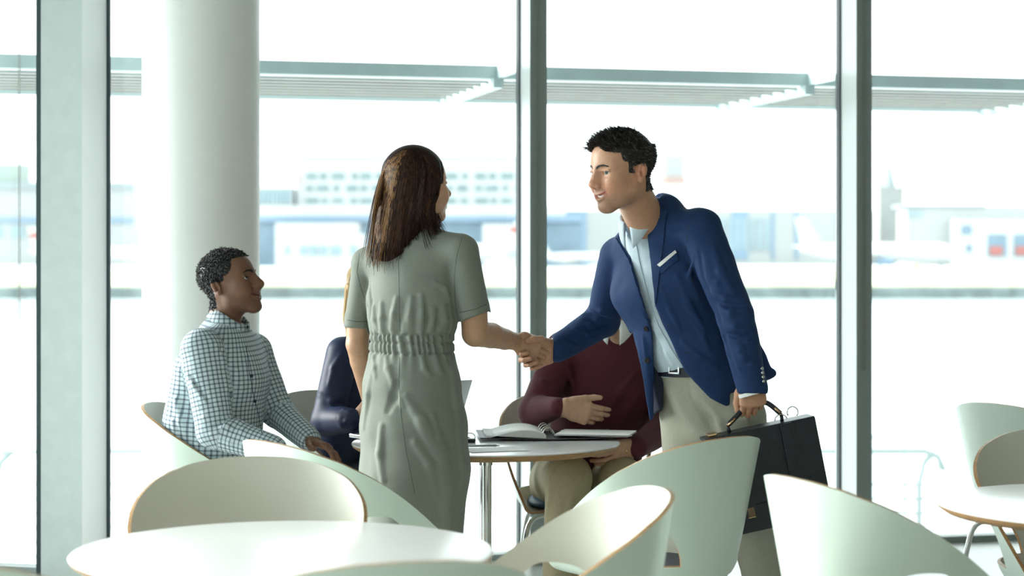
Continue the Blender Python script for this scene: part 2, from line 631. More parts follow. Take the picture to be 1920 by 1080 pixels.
f = Far('church', Y0 + 40, 'grey stone church tower with pointed spire at the right', 'church')
f.blk('tower', 1641, 1687, 352, 500, 'b_stone', -6, 7)
for a, b_ in ((1641, 1646), (1682, 1687)):
    f.blk('pinnacle', a, b_, 342, 354, 'b_stone', -6, 1)
p0, p1 = PX(1648, 348, f.Y), PX(1678, 348, f.Y)
tip = PX(1663, 292, f.Y)
hw = (p1[0] - p0[0]) / 2
cx = (p0[0] + p1[0]) / 2
base = [(cx + hw * math.cos(t), f.Y - 3 + hw * math.sin(t), p0[2] - 1) for t in [math.pi / 4 * k + math.pi / 8 for k in range(8)]]
MB().add(base + [(cx, f.Y - 3, tip[2])], [(k, (k + 1) % 8, 8) for k in range(8)] + [tuple(range(7, -1, -1))]).build('spire', ['b_grey'], f.r, world=True)
f = Far('depot', Y0 - 20, 'pale depot with red lit bays at the right edge', 'building')
f.blk('wall', 1700, 2000, 386, 500, 'b_pale')
f.blk('front_wing', 1780, 2000, 412, 500, 'b_white', -8, 9)
f.blk('roof_edge', 1690, 1846, 384, 389, 'b_grey', -.5, 13)
for a, b_ in ((1838, 1872), (1886, 1925), (1935, 1970)):
    w_ = f.blk('bay', a, b_, 440, 480, 'b_deep', -8.4, .6)
    f.blk('bay_light', a + 3, b_ - 8, 462, 478, 'b_red', -8.6, .3)
f.blk('window', 1789, 1808, 423, 440, 'b_deep', -8.4, .6)
f.blk('window', 1798, 1808, 459, 472, 'b_deep', -8.4, .6)
f.blk('window', 1700, 1730, 396, 406, 'b_glass', -.4, .6)


def airplane(px_nose, px_tail, py, Y, label, red=False, flip=1):
    r = empty('airplane', (0, Y, ZG), label=label, cat='airplane', group='parked white airplanes')
    a, t = PX(px_nose, py, Y), PX(px_tail, py, Y)
    L = abs(a[0] - t[0])
    sg = 1 if a[0] > t[0] else -1
    R = L * .06
    zc = ZG + R * 1.75
    pts, rad = [], []
    for u, q in ((0, .03), (.015, .35), (.05, .7), (.1, .92), (.16, 1), (.7, 1), (.85, .7), (.95, .35), (1, .08)):
        pts.append((a[0] - sg * L * u, Y, zc + (R * .35 * max(0, (u - .7) / .3)) - (R * .25 * max(0, (.1 - u) / .1))))
        rad.append(R * q)
    MB().tube(pts, rad, 20).build('fuselage', ['plane_white'], r, smooth=True, world=True)
    for sd in (-1, 1):
        MB().prism([(a[0] - sg * L * .42, Y, zc - R * .5), (a[0] - sg * L * .58, Y, zc - R * .5),
                    (a[0] - sg * L * .72, Y + sd * L * .38, zc), (a[0] - sg * L * .67, Y + sd * L * .38, zc)], (0, 0, R * .14)).build('wing', ['plane_white'], r, world=True)
        MB().prism([(a[0] - sg * L * .9, Y, zc + R * .5), (a[0] - sg * L * .98, Y, zc + R * .5),
                    (a[0] - sg * L * 1.02, Y + sd * L * .15, zc + R * .6), (a[0] - sg * L * .98, Y + sd * L * .15, zc + R * .6)], (0, 0, R * .1)).build('tailplane', ['plane_white'], r, world=True)
        MB().tube([(a[0] - sg * L * .45, Y + sd * L * .14, zc - R * .9), (a[0] - sg * L * .55, Y + sd * L * .14, zc - R * .9)], [R * .45, R * .35], 14).build('engine', ['b_blue'], r, smooth=False, world=True)
    fin = [(a[0] - sg * L * .86, Y - .2, zc + R * .8), (a[0] - sg * L * .99, Y - .2, zc + R * .8),
           (a[0] - sg * L * 1.03, Y - .2, zc + R * 3.6), (a[0] - sg * L * .97, Y - .2, zc + R * 3.6)]
    fn = MB().prism(fin, (0, .4, 0)).build('tail_fin', ['plane_white'], r, world=True)
    if red:
        q = [np.array(p) for p in fin]
        band = [q[0] * .45 + q[3] * .55, q[1] * .55 + q[2] * .45, q[1] * .3 + q[2] * .7, q[0] * .2 + q[3] * .8]
        MB().prism([p + np.array([0, -.08, 0]) for p in band], (0, .06, 0)).build('tail_stripe', ['b_red'], r, world=True)
    for gx in (.12, .5):
        MB().tube([(a[0] - sg * L * gx, Y, zc - R * .6), (a[0] - sg * L * gx, Y, ZG)], R * .12, 6).build('landing_gear', ['b_grey'], r, world=True)
    return r


airplane(1800, 1500, 470, 400, 'white airplane with its nose before the right depot')
airplane(700, 975, 475, 430, 'white airplane with red tail stripe half hidden by the middle post', True)
airplane(1180, 1010, 475, 440, 'small white airplane just right of the middle post', False)
airplane(300, 60, 478, 420, 'white airplane with red tail at the far left', True)
tag(MB().box((1711 / 3600 * 380 - 960 / 3600 * 380, 380, ZG), (1725 / 3600 * 380 - 960 / 3600 * 380, 383, ZG + 1.3), bev=.2).build('service_truck', ['grass']),
    'small yellow service truck below the right airplane', 'truck')
# ------------------------------------------------------------------ furniture
def chair_shell_mesh():
    """moulded shell: seat, wrap-around back and arms that loop down to the seat, an opening in each side"""
    ZS = .450
    NT = 120

    def plan(th, z):
        a = abs(th)
        sg = 1 if th >= 0 else -1
        q = max(z - ZS, 0) / .41
        if a <= 90:
            r = math.radians(a)
            rim = (.225 * math.sin(r) ** .9 if a > 0 else 0, -.225 * math.cos(r))
            top = (.335 * math.sin(r) ** .95 if a > 0 else 0, -.285 * math.cos(r))
        else:
            t = (a - 90) / 90
            rim = (.225 * (1 - .12 * t * t), .27 * t)
            top = (.335 * (1 - .06 * t * t), .50 * t)
        x = rim[0] + (top[0] - rim[0]) * q
        y = rim[1] + (top[1] - rim[1]) * q
        return sg * x, y

    zk_a = [0, 15, 30, 50, 70, 90, 105, 120, 135, 150, 162, 172, 178, 180]
    zk_z = [.868, .864, .851, .818, .768, .708, .664, .622, .584, .548, .518, .488, .468, .458]

    def ztop(th):
        a = abs(th)
        return float(np.interp(a, zk_fa, zk_fz))

    zk_fa = np.linspace(0, 180, 361)
    _z = np.interp(zk_fa, zk_a, zk_z)
    _p = np.concatenate([_z[30:0:-1], _z, 2 * _z[-1] - _z[-2:-32:-1]])
    _g = np.exp(-np.linspace(-2, 2, 31) ** 2)
    zk_fz = np.convolve(_p, _g / _g.sum(), 'same')[30:-30]

    def hole(th):
        t = (abs(th) - 90) / 90
        q = (t + .18) / .48
        if abs(q) >= 1:
            return None
        e = math.sqrt(1 - q * q)
        return .485, min(.487 + .172 * e ** 1.1, max(.488, ztop(th) - .075))

    ths = []
    for k in range(NT + 1):
        ths.append(-180 + 360 * k / NT)
    # finer columns near the hole ends
    ext = []
    for c in (90 + 90 * (-.18 - .48), 90 + 90 * (-.18 + .48)):
        for d in (-.02, .02, .4, 1.0, 1.8):
            s = 1 if c > 100 else -1
            ext += [c - s * d, -(c - s * d)]
    ths = sorted(set(ths + ext))
    NL, NU = 5, 8
    V, F, cols = [], [], []
    for th in ths:
        col = []
        zt = ztop(th)
        h = hole(th)
        zb = .487
        if zt < zb + .004:
            zb = max(ZS + .003, zt - .004)
        za = zb - .002 if h is None else h[0]
        z2 = zb if h is None else h[1]
        za = min(za, zb)
        # seat floor: from the centre out to the rim, dished, with a rounded turn up
        rx, ry = plan(th, ZS)
        for u in (0.03, .3, .55, .75, .88):
            col.append((rx * u, ry * u + .0, ZS - .022 + .006 * u ** 4))
        for k in range(1, NL + 1):
            a = k / NL * math.pi / 2
            zz = ZS - .016 + (za - ZS + .016) * (1 - math.cos(a))
            px, py = plan(th, max(zz, ZS))
            s = .88 + .12 * math.sin(a)
            sx, sy = (px * s, py * s)
            col.append((sx, sy, zz))
        for k in range(NU + 1):
            zz = z2 + (zt - z2) * k / NU
            px, py = plan(th, max(zz, ZS))
            col.append((px, py, zz))
        cols.append((col, h is not None))
    M = len(cols[0][0])
    for col, _ in cols:
        V += col
    n = len(cols)
    for i in range(n):
        j = (i + 1) % n
        if i == n - 1:
            break
        op = cols[i][1] and cols[j][1]
        for k in range(M - 1):
            if op and k == 5 + NL - 1:
                continue
            F.append((i * M + k, j * M + k, j * M + k + 1, i * M + k + 1))
    c = len(V)
    V.append((0, 0, ZS - .022))
    for i in range(n - 1):
        F.append((c, (i + 1) * M, i * M))
    me = mesh('shell', V, F, ['shell_inner', 'wood_edge', 'shell_outer'], smooth=True)
    bm = bmesh.new()
    bm.from_mesh(me)
    bmesh.ops.remove_doubles(bm, verts=bm.verts, dist=.0006)
    bmesh.ops.recalc_face_normals(bm, faces=bm.faces)
    # make normals point to the inside (up at the seat)
    up = sum(f.normal.z for f in bm.faces if abs(f.normal.z) > .9)
    if up < 0:
        bmesh.ops.reverse_faces(bm, faces=bm.faces)
    bm.to_mesh(me)
    bm.free()
    return me


def solid_mesh(me, name, thick, offset, mo=0, mr=0, mats=None):
    """bake a solidify modifier into a new mesh"""
    o = bpy.data.objects.new('tmp', me)
    COL.objects.link(o)
    md = o.modifiers.new('s', 'SOLIDIFY')
    md.thickness = thick
    md.offset = offset
    md.material_offset = mo
    md.material_offset_rim = mr
    md.use_even_offset = False
    md.use_quality_normals = True
    dg = bpy.context.evaluated_depsgraph_get()
    ev = o.evaluated_get(dg)
    r = bpy.data.meshes.new_from_object(ev)
    r.name = name
    bpy.data.objects.remove(o)
    return r


SHELL = solid_mesh(chair_shell_mesh(), 'shell', .0105, -1, 2, 1)
SHELL.polygons.foreach_set('use_smooth', np.ones(len(SHELL.polygons), dtype=bool))
SHELL.set_sharp_from_angle(angle=math.radians(45))


def pad_mesh(mname):
    prof = [(0, .446), (.12, .450), (.17, .448), (.192, .441), (.197, .432), (.192, .428)]
    V, F = [], []
    seg = 40
    for r, z in prof:
        for k in range(seg):
            t = 2 * math.pi * k / seg
            c, s_ = math.cos(t), math.sin(t)
            q = (abs(c) ** 3.2 + abs(s_) ** 3.2) ** (-1 / 3.2)
            V.append((r * q * c * .98, r * q * s_ * (1.12 if s_ > 0 else .98), z + .012))
    for i in range(len(prof) - 1):
        for k in range(seg):
            k2 = (k + 1) % seg
            F.append((i * seg + k, (i + 1) * seg + k, (i + 1) * seg + k2, i * seg + k2))
    return mesh('seat_pad', V, F, [mname], smooth=True)


PADS = {m: pad_mesh(m) for m in ('pad_blue', 'pad_dark')}


def leg_mesh(sx, sy):
    """bent chrome tube from under the seat out to the side and down to the floor"""
    pts = []
    hx, hy = .05 * sx, .06 * sy
    bx, by = .19 * sx, .165 * sy
    fx, fy = .245 * sx, .235 * sy
    z0 = .408
    pts.append((hx, by * .85, z0))
    c = np.array([bx, by, z0])
    a = np.array([bx * .7, by * .9, z0])
    d = np.array([bx + (fx - bx) * .18, by + (fy - by) * .18, z0 - .075])
    for k in range(8):
        t = k / 7
        pts.append((1 - t) ** 2 * a + 2 * t * (1 - t) * c + t * t * d)
    pts.append((fx, fy, .012))
    b = MB()
    b.tube(pts, .0105, 12)
    return mesh('leg', b.v, b.f, ['chrome'], smooth=True)


LEGS = [leg_mesh(sx, sy) for sx in (-1, 1) for sy in (-1, 1)]
FEET = []
for sx in (-1, 1):
    for sy in (-1, 1):
        b = MB().lathe([(0, 0), (.013, 0), (.014, .012), (.011, .02)], (.245 * sx, .235 * sy, 0), 12)
        FEET.append(mesh('glide', b.v, b.f, ['rubber']))
b = MB().box((-.10, -.15, .402), (.10, .15, .418), bev=.006)
PLATE = mesh('seat_plate', b.v, b.f, ['chrome'])


def chair(x, y, phi, label, pad='pad_dark', dz=0.0):
    r = empty('shell_chair', (x, y, 0), math.radians(phi - 90), label=label, cat='chair', group='white moulded shell chairs')
    link('shell', SHELL, r)
    link('seat_pad', PADS[pad], r)
    link('seat_plate', PLATE, r)
    for lm, fm in zip(LEGS, FEET):
        l = link('leg', lm, r)
        link('glide', fm, l)
    return r


chair(-1.05, 7.02, -5, 'white shell chair under the seated man in the checked shirt')
chair(-.505, 5.82, 38, 'empty white shell chair between checked shirt man and standing woman')
chair(-.68, 4.93, -86, 'empty shell chair tucked behind the front round table')
chair(.075, 4.45, 190, 'empty shell chair right of the front table facing left')
chair(.455, 5.96, 134, 'empty shell chair seen from behind before the man in blue')
chair(.95, 4.86, 24, 'empty shell chair close at the right showing its pale outer back')
chair(1.99, 7.2, 35, 'white shell chair standing by the right window', 'pad_blue')
chair(1.71, 5.77, -92, 'shell chair behind the right edge table facing the camera')
chair(.255, 7.54, -90, 'shell chair with blue seat under the man in the maroon sweater', 'pad_blue')
chair(-.60, 7.50, -38, 'white shell chair behind the seated woman in navy', 'pad_blue')
chair(-.28, 3.72, 108, 'shell chair cut by the lower frame edge before the front table')
chair(-1.03, 3.74, 80, 'shell chair in the bottom left corner of the picture')

b = MB()
R_T = .482
b.lathe([(0, .740), (R_T - .012, .740), (R_T - .003, .7385), (R_T, .735), (R_T - .004, .726), (R_T - .022, .714), (0, .714)], seg=96,
        mi=[0, 0, 0, 1, 1, 1])
TOP = mesh('tabletop', b.v, b.f, ['laminate', 'wood_edge'], b.m, True)
TOP.set_sharp_from_angle(angle=math.radians(35))
b = MB().lathe([(.021, .02), (.021, .69)], seg=28)
POLE = mesh('pole', b.v, b.f, ['chrome'], smooth=True)
b = MB().lathe([(.0245, .655), (.0245, .700), (.12, .702), (.12, .714)], seg=32)
COLLAR = mesh('collar', b.v, b.f, ['chrome'])
b = MB().lathe([(0, 0), (.30, 0), (.30, .006), (.26, .012), (.05, .020), (.03, .03), (.0, .03)], seg=48)
BASE = mesh('base', b.v, b.f, ['chrome'], smooth=True)


def table(x, y, label):
    r = empty('round_table', (x, y, 0), label=label, cat='table', group='round white cafe tables')
    for n, m in (('tabletop', TOP), ('pole', POLE), ('collar', COLLAR), ('base', BASE)):
        link(n, m, r)


TM = (-.094, 6.9)
table(TM[0], TM[1], 'round white table with papers where the people meet')
table(-.524, 4.40, 'empty round white table in the foreground')
table(1.64, 5.19, 'round white table cut by the right edge')
# ------------------------------------------------------------------ soft-body modelling: smooth unions meshed with surface nets
def V3(*a):
    return np.array(a, dtype=float)


def unit(v):
    v = np.asarray(v, float)
    return v / (np.linalg.norm(v) + 1e-12)


def frame(fwd, up=(0, 0, 1)):
    """rows: forward, left, up"""
    f = unit(fwd)
    l = unit(np.cross(up, f))
    return np.array([f, l, np.cross(f, l)])


class Fld:
    def __init__(s, h):
        s.h = h
        s.ops = []
        s.post = None

    def _op(s, lo, hi, fn, k, sub):
        s.ops.append((np.asarray(lo, float), np.asarray(hi, float), fn, k, sub))
        return s

    def ell(s, c, r, R=None, k=.012, sub=False):
        c = np.asarray(c, float)
        r = np.asarray(r, float) * np.ones(3)
        R = np.eye(3) if R is None else R
        e = np.sqrt(((R * r[:, None]) ** 2).sum(0))

        def fn(x, y, z):
            px, py, pz = x - c[0], y - c[1], z - c[2]
            k0 = k1 = 0
            for i in range(3):
                q = R[i, 0] * px + R[i, 1] * py + R[i, 2] * pz
                k0 = k0 + (q / r[i]) ** 2
                k1 = k1 + (q / r[i] ** 2) ** 2
            k0 = np.sqrt(k0)
            return k0 * (k0 - 1) / np.sqrt(k1 + 1e-9)
        return s._op(c - e, c + e, fn, k, sub)

    def seg(s, a, b, ra, rb, wa=None, wb=None, k=.012, sub=False):
        """tapered limb; ra, rb a radius or (half width along w, half thickness)"""
        a, b = np.asarray(a, float), np.asarray(b, float)
        ra = ra if isinstance(ra, (tuple, list)) else (ra, ra)
        rb = rb if isinstance(rb, (tuple, list)) else (rb, rb)
        wa = unit(wa if wa is not None else (1, 0, 0))
        wb = unit(wb if wb is not None else wa)
        m = max(max(ra), max(rb))
        lo = np.minimum(a, b) - m
        hi = np.maximum(a, b) + m
        d = b - a
        L2 = float(d @ d) + 1e-12

        def fn(x, y, z):
            px, py, pz = x - a[0], y - a[1], z - a[2]
            t = np.clip((px * d[0] + py * d[1] + pz * d[2]) / L2, 0, 1)
            qx, qy, qz = px - t * d[0], py - t * d[1], pz - t * d[2]
            r0 = ra[0] + (rb[0] - ra[0]) * t
            r1 = ra[1] + (rb[1] - ra[1]) * t
            q2 = qx * qx + qy * qy + qz * qz
            if ra[0] == ra[1] and rb[0] == rb[1]:
                return np.sqrt(q2) - r0
            wx = wa[0] + (wb[0] - wa[0]) * t
            wy = wa[1] + (wb[1] - wa[1]) * t
            wz = wa[2] + (wb[2] - wa[2]) * t
            qw = qx * wx + qy * wy + qz * wz
            g = np.sqrt(np.maximum(q2 - qw * qw, 0) / r1 ** 2 + (qw / r0) ** 2)
            return (g - 1) * np.minimum(r0, r1)
        return s._op(lo, hi, fn, k, sub)

    def chain(s, pts, rad, w=None, k=.012, sub=False):
        for i in range(len(pts) - 1):
            s.seg(pts[i], pts[i + 1], rad[i], rad[i + 1], w, w, k, sub)
        return s

    def prism_px(s, poly, y0, y1, k=.006, sub=True):
        """wedge cut along sight lines through a polygon given in photo pixels, between two depths"""
        P = np.array(poly, float)
        yc = (y0 + y1) / 2
        c3 = np.array([PX(p[0], p[1], yy) for p in P for yy in (y0, y1)])

        def fn(x, y, z):
            u = 960 + FPX * x / y
            v = HY + FPX * (HC - z) / y
            dmin = None
            ins = np.zeros(np.broadcast(u, v).shape, bool)
            n = len(P)
            for i in range(n):
                a, b = P[i], P[(i + 1) % n]
                e = b - a
                wx, wy = u - a[0], v - a[1]
                t = np.clip((wx * e[0] + wy * e[1]) / (e @ e), 0, 1)
                dd = (wx - t * e[0]) ** 2 + (wy - t * e[1]) ** 2
                dmin = dd if dmin is None else np.minimum(dmin, dd)
                c = ((a[1] > v) != (b[1] > v)) & (u < (b[0] - a[0]) * (v - a[1]) / (b[1] - a[1] + 1e-9) + a[0])
                ins ^= c
            d = np.sqrt(dmin) * np.where(ins, -1, 1) * yc / FPX
            return np.maximum(d, np.maximum(y0 - y, y - y1))
        return s._op(c3.min(0), c3.max(0), fn, k, sub)

    def evaluate(s):
        add = [o for o in s.ops if not o[4]]
        lo = np.min([o[0] for o in add], 0) - 4 * s.h - .004
        hi = np.max([o[1] for o in add], 0) + 4 * s.h + .004
        n = np.ceil((hi - lo) / s.h).astype(int) + 1
        ax = [(lo[i] + s.h * np.arange(n[i])).astype(np.float32) for i in range(3)]
        F = np.full(n, .06, np.float32)
        for l, h_, fn, k, sub in s.ops:
            m = k + 2.5 * s.h
            i0 = np.clip(np.floor((l - m - lo) / s.h).astype(int), 0, n)
            i1 = np.clip(np.ceil((h_ + m - lo) / s.h).astype(int) + 1, 0, n)
            if (i1 <= i0).any():
                continue
            sl = tuple(slice(i0[i], i1[i]) for i in range(3))
            d = fn(ax[0][sl[0]][:, None, None], ax[1][sl[1]][None, :, None], ax[2][sl[2]][None, None, :]).astype(np.float32)
            a = F[sl]
            if sub:
                d = -d
                q = np.maximum(k - np.abs(a - d), 0) / k
                F[sl] = np.maximum(a, d) + q * q * k * .25
            else:
                q = np.maximum(k - np.abs(a - d), 0) / k
                F[sl] = np.minimum(a, d) - q * q * k * .25
        if s.post is not None:
            I = np.nonzero(np.abs(F) < .035)
            F[I] += s.post(ax[0][I[0]], ax[1][I[1]], ax[2][I[2]]).astype(np.float32)
        return F, lo

    def nets(s, smooth=1):
        F, lo = s.evaluate()
        S = F < 0
        nx, ny, nz = S.shape
        cnt = np.zeros((nx - 1, ny - 1, nz - 1), np.int8)
        for i in (0, 1):
            for j in (0, 1):
                for k in (0, 1):
                    cnt += S[i:nx - 1 + i, j:ny - 1 + j, k:nz - 1 + k]
        I, J, K = np.nonzero((cnt > 0) & (cnt < 8))
        idx = np.full(cnt.shape, -1, np.int32)
        idx[I, J, K] = np.arange(len(I))
        acc = np.zeros((len(I), 3))
        num = np.zeros(len(I))
        cor = [(i, j, k) for i in (0, 1) for j in (0, 1) for k in (0, 1)]
        val = {c: F[I + c[0], J + c[1], K + c[2]] for c in cor}
        for c in cor:
            for a in range(3):
                if c[a] == 0:
                    c2 = tuple(c[b] + (1 if b == a else 0) for b in range(3))
                    v0, v1 = val[c], val[c2]
                    m = (v0 < 0) != (v1 < 0)
                    t = np.where(m, v0 / np.where(m, v0 - v1, 1), 0)
                    for b in range(3):
                        acc[:, b] += np.where(m, c[b] + (t if b == a else 0), 0)
                    num += m
        V = lo + s.h * (np.stack([I, J, K], 1) + acc / np.maximum(num, 1)[:, None])
        Q = []
        for a in range(3):
            b, c = (a + 1) % 3, (a + 2) % 3
            sl0 = [slice(None)] * 3
            sl1 = [slice(None)] * 3
            sl0[a] = slice(0, -1)
            sl1[a] = slice(1, None)
            A, B = S[tuple(sl0)], S[tuple(sl1)]
            E = A != B
            e = np.array(np.nonzero(E))
            ok = (e[b] > 0) & (e[c] > 0) & (e[b] < S.shape[b] - 1) & (e[c] < S.shape[c] - 1)
            e = e[:, ok]
            fl = A[tuple(e)]
            def cell(db, dc):
                q = e.copy()
                q[b] -= db
                q[c] -= dc
                return idx[tuple(q)]
            q = np.stack([cell(1, 1), cell(0, 1), cell(0, 0), cell(1, 0)], 1)
            q[~fl] = q[~fl][:, ::-1]
            Q.append(q)
        Q = np.concatenate(Q)
        for _ in range(smooth):
            sm = np.zeros_like(V)
            ct = np.zeros(len(V))
            for i in range(4):
                for j in (1, 3):
                    np.add.at(ct, Q[:, i], 1)
                    for b in range(3):
                        sm[:, b] += np.bincount(Q[:, i], V[Q[:, (i + j) % 4], b], len(V))
            V = V * .45 + sm / np.maximum(ct, 1)[:, None] * .55
        return V, Q


def np_mesh(name, parts, mats, cols=None, smooth=True):
    """parts: list of (V, Q[, material index]); one mesh from numpy arrays"""
    nv = 0
    Vs, Qs, Ms = [], [], []
    for p in parts:
        Vs.append(p[0])
        Qs.append(p[1] + nv)
        Ms.append(np.full(len(p[1]), p[2] if len(p) > 2 else 0, np.int32))
        nv += len(p[0])
    Vv, Qq, Mm = np.concatenate(Vs), np.concatenate(Qs), np.concatenate(Ms)
    me = bpy.data.meshes.new(name)
    me.vertices.add(len(Vv))
    me.vertices.foreach_set('co', Vv.astype(np.float32).ravel())
    me.loops.add(Qq.size)
    me.loops.foreach_set('vertex_index', Qq.astype(np.int32).ravel())
    me.polygons.add(len(Qq))
    me.polygons.foreach_set('loop_start', np.arange(0, Qq.size, Qq.shape[1], dtype=np.int32))
    for m in (mats if isinstance(mats, (list, tuple)) else [mats]):
        me.materials.append(MATS[m] if isinstance(m, str) else m)
    me.polygons.foreach_set('material_index', Mm)
    me.polygons.foreach_set('use_smooth', np.full(len(Qq), smooth))
    me.update(calc_edges=True)
    if cols is not None:
        at = me.color_attributes.new('Col', 'FLOAT_COLOR', 'POINT')
        c4 = np.ones((len(Vv), 4), np.float32)
        c4[:, :3] = cols
        at.data.foreach_set('color', c4.ravel())
    return me


def bvh(V, Q):
    return BVHTree.FromPolygons([tuple(v) for v in V], [tuple(q) for q in Q])


CAMP = Vector((0, 0, HC))


def hit(tree, px, py, off=0.0, side=0):
    """where the sight line through a photo pixel meets a surface: real point on it, and its normal"""
    d = Vector(PX(px, py, 1.0)) - CAMP
    d.normalize()
    p, n, i, t = tree.ray_cast(CAMP + d * 2.0, d)
    if p is None:
        p, n, i, t = tree.find_nearest(Vector(PX(px, py, 6.3)))
    if n.dot(d) > 0:
        n = -n
    return np.array(p) + np.array(n) * off, np.array(n)


def decal(tree, poly, thick=.003, res=5.0, name='patch', mats=('rubber',), parent=None, off=.0015, **kw):
    """thin cloth piece lying on a surface: outline given in photo pixels, wrapped on the real surface"""
    bm = bmesh.new()
    P = [Vector((p[0], p[1], 0)) for p in poly]
    vs = [bm.verts.new(p) for p in P]
    bm.faces.new(vs)
    xs = [p.x for p in P]
    ys = [p.y for p in P]
    x = math.ceil(min(xs) / res) * res
    while x < max(xs):
        bmesh.ops.bisect_plane(bm, geom=bm.verts[:] + bm.edges[:] + bm.faces[:], plane_co=(x, 0, 0), plane_no=(1, 0, 0))
        x += res
    y = math.ceil(min(ys) / res) * res
    while y < max(ys):
        bmesh.ops.bisect_plane(bm, geom=bm.verts[:] + bm.edges[:] + bm.faces[:], plane_co=(0, y, 0), plane_no=(0, 1, 0))
        y += res
    bm.verts.index_update()
    top, bot = [], []
    for v in bm.verts:
        p, n = hit(tree, v.co.x, v.co.y)
        top.append(p + n * (off + thick))
        bot.append(p + n * off * .2)
    n = len(top)
    F = []
    for f in bm.faces:
        F.append([v.index for v in f.verts])
        F.append([v.index + n for v in reversed(f.verts)])
    for e in bm.edges:
        if len(e.link_faces) == 1:
            a, b_ = e.verts[0].index, e.verts[1].index
            F.append([a, b_, b_ + n, a + n])
    bm.free()
    me = mesh(name, top + bot, F, list(mats))
    bm = bmesh.new()
    bm.from_mesh(me)
    bmesh.ops.recalc_face_normals(bm, faces=bm.faces)
    bm.to_mesh(me)
    bm.free()
    o = link(name, me, parent, world=True, **kw)
    return autosmooth(o, 50)


def seam(tree, pts, r, name, mats, parent, off=0.0, seg=6, n=8):
    """thin cord lying on a surface along a photo-pixel polyline"""
    q = []
    for i in range(len(pts) - 1):
        for k in range(n):
            t = k / n
            q.append((pts[i][0] + (pts[i + 1][0] - pts[i][0]) * t, pts[i][1] + (pts[i + 1][1] - pts[i][1]) * t))
    q.append(pts[-1])
    P = [hit(tree, a, b_, off)[0] for a, b_ in q]
    return MB().tube(P, r, seg).build(name, mats, parent, smooth=True, world=True)


def disc(tree, px, py, r, name, mats, parent, th=.004):
    p, n = hit(tree, px, py)
    R = frame(n, (0, 0, 1) if abs(n[2]) < .9 else (1, 0, 0))
    b = MB()
    ring = [(0, th), (r * .55, th), (r * .62, th * 1.3), (r * .9, th * 1.3), (r, th * .7), (r, 0)]
    V, F = [], []
    sg = 16
    for rr, zz in ring:
        for k in range(sg):
            t = 2 * math.pi * k / sg
            V.append(p + R[0] * zz + R[1] * rr * math.cos(t) + R[2] * rr * math.sin(t))
    for i in range(len(ring) - 1):
        for k in range(sg):
            k2 = (k + 1) % sg
            F.append((i * sg + k, (i + 1) * sg + k, (i + 1) * sg + k2, i * sg + k2))
    b.add(V, F)
    return autosmooth(b.build(name, mats, parent, world=True), 40)


def wav(x, y, z, sc, seed=0.0):
    """cheap smooth noise out of warped sines"""
    a = np.sin(x * sc * 1.1 + 1.7 * np.sin(y * sc * .63 + seed) + seed * 2.1)
    b_ = np.sin(y * sc * .93 + 1.5 * np.sin(z * sc * .71 + seed * 1.3) + seed)
    c = np.sin(z * sc * 1.05 + 1.6 * np.sin(x * sc * .57 + seed * .7) + seed * 3.3)
    return (a * b_ + b_ * c + c * a) / 3


